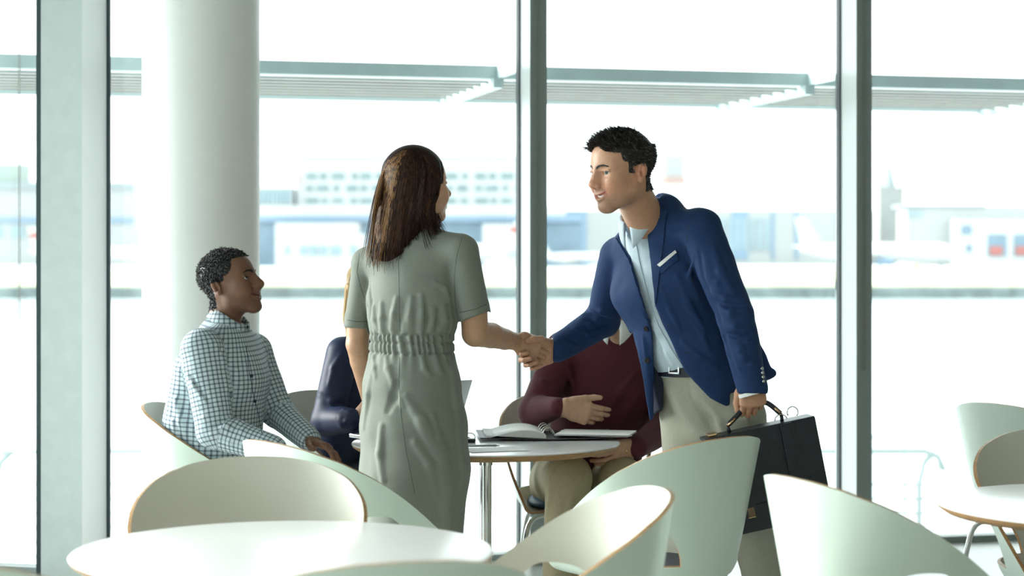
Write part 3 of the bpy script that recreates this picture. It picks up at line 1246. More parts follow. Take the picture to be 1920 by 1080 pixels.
# ------------------------------------------------------------------ head
class Head:
    def __init__(s, c, fwd, up=(0, 0, 1), sc=1.0, smile=1.0, female=False, jaw=1.0, nose=1.0, open_=1.0):
        s.c = np.asarray(c, float)
        s.R = frame(fwd, up)
        s.sc = sc
        s.female = female
        s.smile = smile
        s.jaw = jaw
        s.nose = nose
        s.open = open_

    def P(s, f, l, u):
        return s.c + s.sc * (f * s.R[0] + l * s.R[1] + u * s.R[2])

    def L(s, V):
        return ((V - s.c) @ s.R.T) / s.sc

    def build(s, neck_to, neck_r=.056, h=.0021):
        F = Fld(h)
        sc = s.sc
        P = s.P
        E = lambda f, l, u, a, b_, c, k=.012, sub=False: F.ell(P(f, l, u), np.array([a, b_, c]) * sc, s.R, k * sc, sub)
        C = lambda p, q, a, b_, k=.01, sub=False: F.seg(P(*p), P(*q), a * sc, b_ * sc, k=k * sc, sub=sub)
        fm = s.female
        jw = s.jaw
        E(-.014, 0, .046, .098, .0755, .084)
        E(.030, 0, .035, .056, .062, .060, .03)          # forehead block
        E(.030, 0, -.025, .050, .056, .075, .03)         # face block
        for g in (-1, 1):
            C((-.002, g * .050 * jw, -.020), (.010, g * .046 * jw, -.060), .016, .016, .035)
            C((.010, g * .046 * jw, -.060), (.066, g * .017, -.092), .017, .015, .03)
            E(.040, g * .036, -.045, .030, .022, .034, .03)
            E(.054, g * .043, -.014, .024, .021, .020, .03)                 # cheek bone
            if s.smile:
                E(.066, g * .037, -.032, .018, .016, .017, .025)          # lifted cheek
            C((.079, g * .010, .030), (.060, g * .046, .031), .010, .008, .02)   # brow
        E(.074, 0, -.093, .020, .021, .015, .02)          # chin
        E(.068, 0, -.055, .025, .031, .026, .025)         # muzzle
        E(.080, 0, -.036, .016, .021, .014, .012)         # under the nose
        E(.083, 0, -.048, .010, .014, .010, .008)
        # nose
        n = s.nose
        C((.086, 0, .022), (.109, 0, -.016), .0075, .0098 * n, .014)
        C((.074, 0, .016), (.086, 0, -.022), .0125, .0175 * n, .014)
        C((.080, 0, .014), (.098, 0, -.020), .0095, .0130 * n, .012)
        E(.1095, 0, -.021, .0115, .0118 * n, .0098, .008)
        for g in (-1, 1):
            E(.097, g * .0135 * n, -.026, .0115, .0078, .0082, .006)
        for g in (-1, 1):
            E(.094, g * .033, .013, .0150, .0190, .0125, .014, True)        # socket
        for g in (-1, 1):
            E(.0685, g * .0335, .0115, .0146, .0172, .0142, .004)            # lids
        for g in (-1, 1):
            nar = .0058 if s.smile else .0062
            F.ell(P(.083, g * .0345, .0105), np.array([.014, .0150, nar]) * sc, s.R, .0022 * sc, True)
            C((.086, g * .018, .0185), (.078, g * .048, .0165), .0028, .0026, .006)      # lid fold
            E(.104, g * .0072, -.0335, .0045, .0034, .0030, .002, True)        # nostril
        # mouth
        w_ = .026 + .005 * s.smile
        um = -.058
        dz = .008 * s.smile
        def arc(t, lift=0.0, out=0.0, wd=1.0):
            x = t * w_ * wd
            return (.0945 + out - 9.0 * x * x * (1 + 6 * abs(x)), x, um + lift + dz * t * t)
        N = 8
        ts = [-1 + 2 * i / N for i in range(N + 1)]
        s.lip_u = [P(*arc(t, .0052 * s.open * (1 - t * t) + .001, .0005)) for t in ts]
        s.lip_l = [P(*arc(t, -.0090 * s.open * (1 - t * t) - .001, -.001)) for t in ts]
        ru = [(.0024 + .0022 * (1 - t * t)) * sc for t in ts]
        rl = [(.0022 + .0034 * (1 - t * t)) * sc for t in ts]
        F.chain(s.lip_u, ru, k=.004 * sc)
        F.chain(s.lip_l, rl, k=.004 * sc)
        if s.open > .3:
            F.chain([P(*arc(t, -.0018 * (1 - t * t), .002, .95)) for t in ts], [(.0012 + .0038 * s.open * (1 - t ** 4)) * sc for t in ts], k=.0022 * sc, sub=True)
            F.chain([P(*arc(t, -.0018 * (1 - t * t), -.010, .85)) for t in ts], [(.001 + .0048 * s.open * (1 - t ** 4)) * sc for t in ts], k=.002 * sc, sub=True)
        else:
            F.chain([P(*arc(t, -.001, .006)) for t in ts], [.0016 * sc] * (N + 1), k=.003 * sc, sub=True)
        if s.smile:
            for g in (-1, 1):
                C((.0955, g * .0235, -.030), (.0835, g * .043, -.060), .0026, .0026, .006, True)  # smile fold
        # ears
        for g in (-1, 1):
            ec = P(-.019, g * .0800, .000)
            er = unit(s.R[1] * g * .93 + s.R[0] * .36)
            eu = unit(s.R[2] - s.R[0] * .20)
            ef = unit(np.cross(er, eu)) * g * -1      # towards the face
            ef = ef if np.dot(ef, s.R[0]) > 0 else -ef
            Re = np.array([ef, er, eu])
            F.ell(ec + sc * (eu * .004), np.array([.0150, .0060, .0260]) * sc, Re, .006 * sc)
            F.ell(ec + sc * (-eu * .024 + er * .002 + ef * .004), np.array([.0085, .0055, .010]) * sc, Re, .006 * sc)
            F.ell(ec + sc * (er * .0085 + eu * .006 + ef * .001), np.array([.0098, .0062, .0190]) * sc, Re, .002 * sc, True)
            F.ell(ec + sc * (er * .0060 - eu * .006 + ef * .003), np.array([.0068, .0080, .0090]) * sc, Re, .002 * sc, True)
            F.seg(ec + sc * (er * .003 + eu * .014 - ef * .004), ec + sc * (er * .003 - eu * .010 - ef * .006), .0026 * sc, .0032 * sc, k=.004 * sc)
            F.seg(ec + sc * (er * .004 - eu * .004 + ef * .012), ec + sc * (er * .003 - eu * .012 + ef * .010), .0038 * sc, .0036 * sc, k=.004 * sc)
        # neck
        nt = np.asarray(neck_to, float)
        F.seg(P(-.022, 0, -.045), nt, neck_r * sc * .98, neck_r * sc * 1.08, k=.03 * sc)
        if not fm:
            for g in (-1, 1):
                F.seg(P(-.03, g * .045, -.03), nt + s.R[0] * .035 + s.R[1] * g * .015, .013 * sc, .011 * sc, k=.02 * sc)
        return F.nets(1)

    def colors(s, V, base, lip=(.45, .16, .13), stubble=0.0, blush=.15, mouth=(.05, .012, .01)):
        q = s.L(V)
        f, l, u = q.T
        base = np.array(base)
        c = np.tile(base, (len(V), 1))
        def blend(m, col):
            nonlocal c
            c = c * (1 - m[:, None]) + np.array(col) * m[:, None]
        g = lambda a, b_, d: np.exp(-((f - a[0]) ** 2 + (np.abs(l) - a[1]) ** 2 + (u - a[2]) ** 2) / b_ ** 2) * d
        red = base * np.array([1.15, .72, .68])
        blend(g((.075, .038, -.028), .026, blush * 2), red)
        blend(g((.115, 0, -.022), .016, blush * 2), red)
        blend(g((-.016, .08, 0), .03, blush * 2), red)
        if stubble:
            m = np.clip((-.048 - u) / .025, 0, 1) * np.clip((f + .005) / .02, 0, 1) * np.clip((u + .125) / .02, 0, 1)
            m2 = np.exp(-((u + .043) / .010) ** 2) * (np.abs(l) < .03) * (f > .085)
            blend(np.clip(np.maximum(m, m2 * .8), 0, 1) * stubble, base * np.array([.45, .45, .5]))
        # lips: near the lip chains
        for ch in (s.lip_u, s.lip_l):
            d = np.min([np.linalg.norm(V - p, axis=1) for p in
                        [a * (1 - t) + b_ * t for a, b_ in zip(ch[:-1], ch[1:]) for t in (0, .5)]], 0) / s.sc
            blend(np.clip((.0062 - d) / .0022, 0, 1) * (f > .07) * .85, lip)
        # inside of the mouth
        inm = (np.abs(l) < .028) & (u < -.045) & (u > -.072) & (f < .087) & (f > .06)
        d = np.min([np.linalg.norm(V - p, axis=1) for p in s.lip_u + s.lip_l], 0) / s.sc
        blend((inm & (d < .016)).astype(float) * .0, mouth)
        return c

    def eyes(s, parent, iris=(.03, .02, .012), gaze=(1, 0, 0)):
        gz = unit(gaze[0] * s.R[0] + gaze[1] * s.R[1] + gaze[2] * s.R[2])
        for g in (-1, 1):
            c = s.P(.0692, g * .0337, .0112)
            r = .0133 * s.sc
            Rg = frame(gz)
            V, F = [], []
            sg, st = 24, 48
            cols = []
            for i in range(st + 1):
                a = math.pi * i / st
                for k in range(sg):
                    t = 2 * math.pi * k / sg
                    V.append(c + r * (Rg[0] * math.cos(a) + math.sin(a) * (Rg[1] * math.cos(t) + Rg[2] * math.sin(t))))
                    cols.append((.004, .004, .004) if a < .22 else (iris if a < .52 else (.72, .69, .66)))
            for i in range(st):
                for k in range(sg):
                    k2 = (k + 1) % sg
                    F.append((i * sg + k, (i + 1) * sg + k, (i + 1) * sg + k2, i * sg + k2))
            lash = []
            for t in np.linspace(.12, math.pi - .12, 9):
                q = np.array([0, .0148 * math.cos(t), .0056 * math.sin(t)])
                q[0] = math.sqrt(max(.0152 ** 2 - (q[1] * .8) ** 2 - q[2] ** 2, 1e-6))
                lash.append(s.P(.0692 + q[0], g * .0340 + q[1], .0112 + q[2]))
            MB().tube(lash, [.0005] + [.0011 * s.sc] * 7 + [.0005], 6).build('eyelashes', ['hair_black'], parent, smooth=True, world=True)
            link('eye', np_mesh('eye', [(np.array(V), np.array(F))], ['eye'], np.array(cols)), parent, world=True)

    def teeth(s, parent):
        """curved row of upper teeth just behind the lips"""
        w_ = .026 + .005 * s.smile
        V, F = [], []
        n = 14
        r = empty_part = None
        b = MB()
        for i in range(10):
            t0, t1 = -0.9 + 1.8 * i / 10 + .006, -0.9 + 1.8 * (i + 1) / 10 - .006
            P8 = []
            for out in (.0, -.004):
                for t, du in ((t0, -1), (t1, -1), (t1, 1), (t0, 1)):
                    x = t * w_
                    P8.append(s.P((.0885 + out - 9.0 * x * x * (1 + 6 * abs(x))), x, -.058 + .008 * s.smile * t * t + (.0050 if du > 0 else -.0045 * (1 - .5 * t * t))))
            b.add(P8, [(0, 1, 2, 3), (7, 6, 5, 4), (0, 4, 5, 1), (1, 5, 6, 2), (2, 6, 7, 3), (3, 7, 4, 0)])
        b.build('teeth', ['teeth'], parent, world=True)


mat('eye', (.7, .7, .7), .08, vcol=True)
mat('teeth', (.78, .73, .64), .25, var=.03)
mat('skin', (.5, .3, .2), .45, vcol=True, var=.06, vscale=60, bump=.12, bscale=420, spec=.4)


# ------------------------------------------------------------------ hands
def hand(F, wrist, d, back, thumb, curl=(20, 25, 15), sc=1.0, spread=3.0, thumb_dir=(.55, .75, .25), thumb_curl=15, per=None, fore=None, wr=.026):
    """palm and five jointed fingers. d: towards the fingers, back: out of the back of the hand, thumb: towards the thumb side"""
    d = unit(d)
    thumb = unit(np.asarray(thumb, float) - d * np.dot(thumb, d))
    back = unit(np.cross(d, thumb)) * (1 if np.dot(np.cross(d, thumb), back) > 0 else -1)
    W_ = np.asarray(wrist, float)
    k = .006 * sc
    if fore is not None:
        F.seg(fore, W_, (.036 * sc, .033 * sc), (wr * sc * 1.08, wr * .82 * sc), thumb, thumb, .012)
    F.seg(W_, W_ + d * .03 * sc, (wr * sc * 1.05, wr * .8 * sc), (.033 * sc, .0165 * sc), thumb, thumb, .012 * sc)
    F.seg(W_ + d * .028 * sc, W_ + d * .078 * sc, (.035 * sc, .0165 * sc), (.040 * sc, .0135 * sc), thumb, thumb, .012 * sc)
    base = [(.089, .029, .0092), (.092, .0095, .0096), (.088, -.0095, .0090), (.080, -.0275, .0080)]
    lens = [(.040, .025, .021), (.045, .029, .022), (.041, .027, .022), (.032, .020, .019)]
    tips = []
    for i in range(4):
        ln = lens[i]
        cu = per[i] if per else curl
        b0 = W_ + sc * (d * (base[i][0] - .008) + thumb * base[i][1])
        r = base[i][2] * sc
        ang = 0
        sp = math.radians((1.5 - i) * spread)
        dd0 = unit(d * math.cos(sp) + thumb * math.sin(sp))
        p = b0
        F.seg(b0 - d * .03 * sc, b0, r * .9, r * 1.06, k=.010 * sc)     # knuckle
        rr = r
        for j in range(3):
            ang += math.radians(cu[j])
            dd = dd0 * math.cos(ang) - back * math.sin(ang)
            q = p + dd * ln[j] * sc
            r2 = rr * .92
            F.seg(p, q, rr, r2, k=.0022 * sc if j else .004 * sc)
            F.ell(q, r2 * 1.03, None, .002 * sc) if j < 2 else None
            p, rr = q, r2
        tips.append((p, dd))
    # thumb
    tb = W_ + sc * (d * .022 + thumb * .026 - back * .006)
    td = unit(d * thumb_dir[0] + thumb * thumb_dir[1] - back * thumb_dir[2])
    F.seg(tb, tb + td * .042 * sc, .0165 * sc, .0125 * sc, k=.014 * sc)
    p = tb + td * .042 * sc
    ax = unit(np.cross(td, d))
    cr = math.radians(thumb_curl)
    td2 = unit(td * math.cos(cr) + unit(d - td * np.dot(d, td)) * math.sin(cr))
    F.seg(p, p + td2 * .030 * sc, .0116 * sc, .0108 * sc, k=.004 * sc)
    p2 = p + td2 * .030 * sc
    td3 = unit(td2 * math.cos(cr) + unit(d - td2 * np.dot(d, td2)) * math.sin(cr))
    F.seg(p2, p2 + td3 * .022 * sc, .0106 * sc, .0085 * sc, k=.003 * sc)
    return tips


def skin_parts(parent, parts, base, name='body', cols=None):
    """the continuous skin of a person: list of (V, Q) with colours"""
    C = np.concatenate([p[2] if len(p) > 2 else np.tile(np.array(base), (len(p[0]), 1)) for p in parts])
    me = np_mesh(name, [(p[0], p[1]) for p in parts], ['skin'], C)
    return link(name, me, parent, world=True)


def body_core(J, k=.02, h=.011, tr=(.125, .080)):
    """plain body under the clothes: J maps joint names to points"""
    F = Fld(h)
    w_ = unit(J['shl'] - J['shr'])
    mid = (J['shl'] + J['shr']) / 2
    F.seg(J['pelvis'], J['waist'], (tr[0] * 1.05, tr[1]), (tr[0] * .9, tr[1] * .9), w_, w_, .03)
    F.seg(J['waist'], mid * .75 + J['waist'] * .25, (tr[0] * .9, tr[1] * .9), tr, w_, w_, .03)
    F.seg(J['shr'], J['shl'], .042, .042, k=.04)
    F.seg(mid, J['neck'], .045, .045, k=.03)
    for sd in 'lr':
        if 'el' + sd in J:
            F.chain([J['sh' + sd], J['el' + sd], J['wr' + sd]], [.042, .034, .025], k=.02)
        F.chain([J['hip' + sd], J['kn' + sd], J['an' + sd]], [.068, .048, .034], k=.03)
        ft = J.get('toe' + sd)
        if ft is not None:
            F.seg(J['an' + sd], ft, .034, .026, k=.02)
    return F.nets(1)


def shoe(parent, an, toe, m, heel=0.0):
    an, toe = np.asarray(an, float), np.asarray(toe, float)
    F = Fld(.006)
    d = unit((toe - an) * V3(1, 1, 0))
    s_ = np.cross((0, 0, 1), d)
    z = .03
    a0 = V3(an[0], an[1], z + heel) - d * .045
    t0 = V3(toe[0], toe[1], z - .004) + d * .02
    F.seg(a0, a0 + d * .08, (.036, .032), (.040, .030), s_, s_, .02)
    F.seg(a0 + d * .08, t0, (.041, .027), (.032, .022), s_, s_, .03)
    F.seg(a0 + d * .04, a0 + d * .04 + V3(0, 0, .06), .038, .042, k=.03)
    if heel:
        F.seg(a0, V3(a0[0], a0[1], .012), .016, .012, k=.01)
    F.seg(V3(0, 0, 0) + a0 - V3(0, 0, .02), t0 - V3(0, 0, .012), (.040, .010), (.034, .008), s_, s_, .006)
    V, Q = F.nets(1)
    V[:, 2] = np.maximum(V[:, 2], .001)
    return link('shoe', np_mesh('shoe', [(V, Q)], [m]), parent, world=True)


def collar(parent, c, axis, fwd, r, h, m, drop=.045, gap=14, spread=.03, name='collar', th=.003, lift=.012):
    """turned-down shirt collar: a stand and two pointed leaves around the neck"""
    c = np.asarray(c, float)
    a = unit(axis)
    f = unit(np.asarray(fwd, float) - a * np.dot(fwd, a))
    l = np.cross(a, f)
    V, F = [], []
    N = 44
    rows = 6
    for i in range(N + 1):
        t = gap + (360 - 2 * gap) * i / N
        tr = math.radians(t)
        dr = f * math.cos(tr) + l * math.sin(tr)
        fr = max(0.0, math.cos(tr))                   # 1 at the front
        e = min(i, N - i) / N
        tip = max(0, 1 - e / .13)
        hh = h * (1 - .25 * fr)
        rt = r * (1 + .04 * fr)
        pts = [c + dr * (rt * 1.02) + a * (-.012),
               c + dr * rt + a * hh * .6,
               c + dr * (rt * 1.005) + a * hh,
               c + dr * (rt + .006) + a * (hh + .001),
               c + dr * (rt + .012 + spread * .35 * fr) + a * (hh * .55 - drop * .25 * tip),
               c + dr * (rt + .018 + spread * (.4 + .6 * tip) * fr) + a * (hh * .1 - lift * fr - drop * tip) + f * 0.006 * tip]
        V += pts
    for i in range(N):
        for k in range(rows - 1):
            F.append((i * rows + k, (i + 1) * rows + k, (i + 1) * rows + k + 1, i * rows + k + 1))
    me = mesh(name, V, F, [m], smooth=True)
    o = link(name, solid_mesh(me, name, th, 0), parent, world=True)
    return o


def strands(rng, roots, r, n_seg=4, r_end=.15):
    b = MB()
    for pts in roots:
        n = len(pts)
        rad = [r * (1 - (1 - r_end) * (i / (n - 1)) ** 1.6) for i in range(n)]
        b.tube(pts, rad, 5, caps=True)
    return b


def merge_mb(b):
    """quads-only arrays of a tube collection"""
    q = [f if len(f) == 4 else None for f in b.f]
    return np.array(b.v), np.array([f for f in q if f is not None])
# ------------------------------------------------------------------ people
mat('navy_jacket', (.012, .037, .115), .75, var=.10, vscale=220, bump=.25, bscale=900, spec=.25)
mat('navy_dark', (.010, .018, .045), .7, var=.1, vscale=60)
mat('blue_shirt', (.52, .63, .72), .7, var=.04, vscale=60, bump=.1, bscale=500)
mat('chino', (.40, .39, .32), .8, var=.06, vscale=120, bump=.2, bscale=700)
mat('khaki', (.40, .35, .22), .8, var=.06, vscale=120, bump=.2, bscale=700)
mat('dress_green', (.180, .198, .166), .75, var=.05, vscale=160, bump=.2, bscale=800, sheen=.1)
mat('dress_seam', (.09, .115, .09), .8, var=.05)
mat('maroon', (.088, .012, .022), .85, var=.12, vscale=200, bump=.3, bscale=900, sheen=.03)
mat('navy_top', (.007, .018, .070), .55, var=.1, vscale=60)
mat('white_cotton', (.78, .79, .78), .75, var=.03)
mat('dark_trousers', (.012, .014, .022), .8, var=.1)
mat('leather_black', (.012, .016, .024), .38, var=.2, vscale=40, bump=.35, bscale=90)
mat('leather_belt', (.015, .018, .03), .35, var=.1)
mat('brass', (.62, .42, .25), .25, 1.0, var=.05)
mat('steel', (.7, .7, .68), .22, 1.0, var=.05)
mat('gold', (.75, .55, .25), .25, 1.0, var=.03)
mat('hair_dark', (.022, .019, .018), .45, var=.35, vscale=90)
mat('hair_grey', (.16, .155, .15), .45, var=.3, vscale=90)
mat('hair_black', (.014, .014, .015), .6, var=.3, vscale=120)
mat('hair_white', (.55, .53, .50), .5, var=.2, vscale=90)
mat('hair_brown', (.022, .011, .009), .52, spec=.10, var=.35, vscale=60, stretch=(6, 6, .6))
mat('hair_mid', (.070, .033, .018), .52, spec=.10, var=.3, vscale=60, stretch=(6, 6, .6))
mat('hair_gold', (.23, .12, .05), .52, spec=.10, var=.3, vscale=60, stretch=(6, 6, .6))
mat('hair_blonde', (.52, .33, .13), .4, var=.25, vscale=60, stretch=(6, 6, .6))
mat('shoe_black', (.012, .012, .014), .35, var=.1)
mat('shoe_nude', (.35, .22, .15), .4, var=.1)
mat('lens_pink', (.6, .3, .35), .3, var=.1)


def plaid():
    m = bpy.data.materials.new('check_shirt')
    m.use_nodes = True
    nt = m.node_tree
    b = nt.nodes['Principled BSDF']
    b.inputs['Roughness'].default_value = .75
    at = nt.nodes.new('ShaderNodeAttribute')
    at.attribute_name = 'uvp'
    sp = nt.nodes.new('ShaderNodeSeparateXYZ')
    nt.links.new(at.outputs['Vector'], sp.inputs[0])
    outs = []
    for ax in (0, 1):
        m1 = nt.nodes.new('ShaderNodeMath')
        m1.operation = 'MULTIPLY'
        m1.inputs[1].default_value = 1 / .0158
        nt.links.new(sp.outputs[ax], m1.inputs[0])
        fr = nt.nodes.new('ShaderNodeMath')
        fr.operation = 'FRACT'
        nt.links.new(m1.outputs[0], fr.inputs[0])
        su = nt.nodes.new('ShaderNodeMath')
        su.operation = 'SUBTRACT'
        nt.links.new(fr.outputs[0], su.inputs[0])
        su.inputs[1].default_value = .5
        ab = nt.nodes.new('ShaderNodeMath')
        ab.operation = 'ABSOLUTE'
        nt.links.new(su.outputs[0], ab.inputs[0])
        mr = nt.nodes.new('ShaderNodeMapRange')
        mr.inputs[1].default_value = .13
        mr.inputs[2].default_value = .23
        mr.inputs[3].default_value = .42
        mr.inputs[4].default_value = 1.0
        nt.links.new(ab.outputs[0], mr.inputs[0])
        outs.append(mr.outputs[0])
    mu = nt.nodes.new('ShaderNodeMath')
    mu.operation = 'MULTIPLY'
    nt.links.new(outs[0], mu.inputs[0])
    nt.links.new(outs[1], mu.inputs[1])
    rp = nt.nodes.new('ShaderNodeValToRGB')
    rp.color_ramp.elements[0].position = .12
    rp.color_ramp.elements[0].color = (.045, .065, .11, 1)
    rp.color_ramp.elements[1].position = .95
    rp.color_ramp.elements[1].color = (.52, .62, .66, 1)
    nt.links.new(mu.outputs[0], rp.inputs[0])
    nt.links.new(rp.outputs[0], b.inputs['Base Color'])
    MATS['check_shirt'] = m


plaid()


def uvp_attr(me, bones):
    """cloth coordinates along and around the nearest bone: bones = [(a, b, ref, radius)]"""
    n = len(me.vertices)
    V = np.empty(n * 3, np.float32)
    me.vertices.foreach_get('co', V)
    V = V.reshape(-1, 3)
    best = np.full(n, 1e9)
    uv = np.zeros((n, 3), np.float32)
    for a, b_, ref, r in bones:
        d = b_ - a
        L = np.linalg.norm(d)
        d = d / L
        q = V - a
        t = q @ d
        tc = np.clip(t, 0, L)
        rad = q - tc[:, None] * d
        dist = np.linalg.norm(rad, axis=1) / r
        e1 = unit(ref - d * np.dot(ref, d))
        e2 = np.cross(d, e1)
        ang = np.arctan2(rad @ e2, rad @ e1)
        m = dist < best
        best[m] = dist[m]
        uv[m, 0] = (ang * r * .95)[m]
        uv[m, 1] = t[m]
    at = me.attributes.new('uvp', 'FLOAT_VECTOR', 'POINT')
    at.data.foreach_set('vector', uv.ravel())


def keep(P):
    """a fold stays on one surface: stop where the line jumps to another limb"""
    out = [P[0]]
    for p in P[1:]:
        if abs(p[1] - out[-1][1]) > .05:
            break
        out.append(p)
    return out


def cloth(build, h, ridges=(), grooves=(), post=None, smooth=1, back=.35):
    """two passes: the plain garment, then folds laid on its surface along photo-pixel lines"""
    F = Fld(.012)
    build(F)
    tree = bvh(*F.nets(1))
    G = Fld(h)
    build(G)
    for pts, r in ridges:
        r = r * 1.3
        P = keep([hit(tree, a, b_)[0] - hit(tree, a, b_)[1] * r * back for a, b_ in pts])
        if len(P) < 2:
            continue
        n = len(P)
        rr = [r * (.35 + .65 * math.sin(math.pi * (i + .6) / (n + .2))) for i in range(n)]
        G.chain(P, rr, k=max(r * 1.0, 1.6 * h))
    for pts, r in grooves:
        r = r * 1.3
        P = keep([hit(tree, a, b_)[0] + hit(tree, a, b_)[1] * r * .5 for a, b_ in pts])
        if len(P) < 2:
            continue
        n = len(P)
        rr = [r * (.35 + .65 * math.sin(math.pi * (i + .6) / (n + .2))) for i in range(n)]
        G.chain(P, rr, k=max(r * 1.0, 1.6 * h), sub=True)
    G.post = post
    V, Q = G.nets(smooth)
    return V, Q


def scalp_hair(hd, V, Q, mask, n, rng, length, flow, r=.0014, curl=0.0, up=.5):
    """short hair: tapered strands rooted on the scalp; returns the list of strand paths"""
    q = hd.L(V)
    ok = np.nonzero(mask(q[:, 0], q[:, 1], q[:, 2]))[0]
    pick = rng.choice(ok, n)
    # normals from the ellipsoid-like scalp
    nl = unit_rows(q[pick] - np.array([-.014, 0, .030]))
    out = []
    for i, p in enumerate(pick):
        root = q[p]
        ln = length(root) * (.7 + .6 * rng.random())
        fl = unit(np.array(flow(root)) + rng.normal(0, .25 + curl, 3))
        pts = [root]
        d = unit(nl[i] * up + fl * (1 - up))
        m = 4
        for k in range(1, m + 1):
            t = k / m
            dd = unit(nl[i] * up * (1 - .7 * t) + fl * (1 - up + .5 * t) + (rng.normal(0, curl, 3) if curl else 0))
            pts.append(pts[-1] + dd * ln / m)
        out.append([hd.P(*a) for a in pts])
    return out


def unit_rows(a):
    return a / (np.linalg.norm(a, axis=1)[:, None] + 1e-9)


def brows(hd, tree, parent, m, n=70, rng=None, thick=1.0):
    """eyebrow hairs following the brow ridge"""
    b = MB()
    for g in (-1, 1):
        for i in range(n):
            t = rng.random()
            l = g * (.012 + .036 * t)
            u = .0275 + .0062 * math.sin(t * math.pi * .8) - .004 * t + rng.normal(0, .0013) * thick * (1.1 - .7 * t)
            f = .100 - .9 * (abs(l) ** 1.55)
            p, nn, _, _ = tree.find_nearest(Vector(hd.P(f, l, u)))
            p, nn = np.array(p), np.array(nn)
            d = hd.R[1] * g * 1.0 + hd.R[2] * (.35 - .6 * t) - hd.R[0] * .2
            d = unit(d - nn * np.dot(d, nn))
            b.tube([p - d * .002, p + d * .004 + nn * .0012, p + d * .009 + nn * .0004], [.0007, .0008, .0002], 4)
    b.build('eyebrow', [m], parent, smooth=True, world=True)


def hair_obj(name, paths, r, mats, parent, rng, wts=None, seg=5):
    b = MB()
    for pts in paths:
        n = len(pts)
        mi = int(rng.choice(len(mats), p=wts)) if len(mats) > 1 else 0
        rad = [r * (1 - .82 * (i / (n - 1)) ** 1.7) * (.35 if i == 0 else 1) for i in range(n)]
        b.tube(pts, rad, seg, mi, caps=False)
    return b.build(name, mats, parent, smooth=True, world=True)


def ring_band(parent, name, c, n, r, wd, th, m, w=None, fw=1.0):
    """a closed strip (cuff, belt, ring) about the axis n"""
    n = unit(n)
    e1 = unit(np.asarray(w if w is not None else (1, 0, .01), float))
    e1 = unit(e1 - n * np.dot(e1, n))
    e2 = np.cross(n, e1)
    V, F = [], []
    sg = 40
    pr = [(r, -wd / 2), (r + th, -wd / 2), (r + th, wd / 2), (r, wd / 2)]
    for a, z in pr:
        for k in range(sg):
            t = 2 * math.pi * k / sg
            V.append(np.asarray(c) + e1 * a * fw * math.cos(t) + e2 * a * math.sin(t) + n * z)
    for i in range(4):
        j = (i + 1) % 4
        for k in range(sg):
            k2 = (k + 1) % sg
            F.append((i * sg + k, i * sg + k2, j * sg + k2, j * sg + k))
    return autosmooth(link(name, mesh(name, V, F, [m]), parent, world=True), 40)


RNG = np.random.default_rng(5)
Z3 = V3(0, 0, 1)


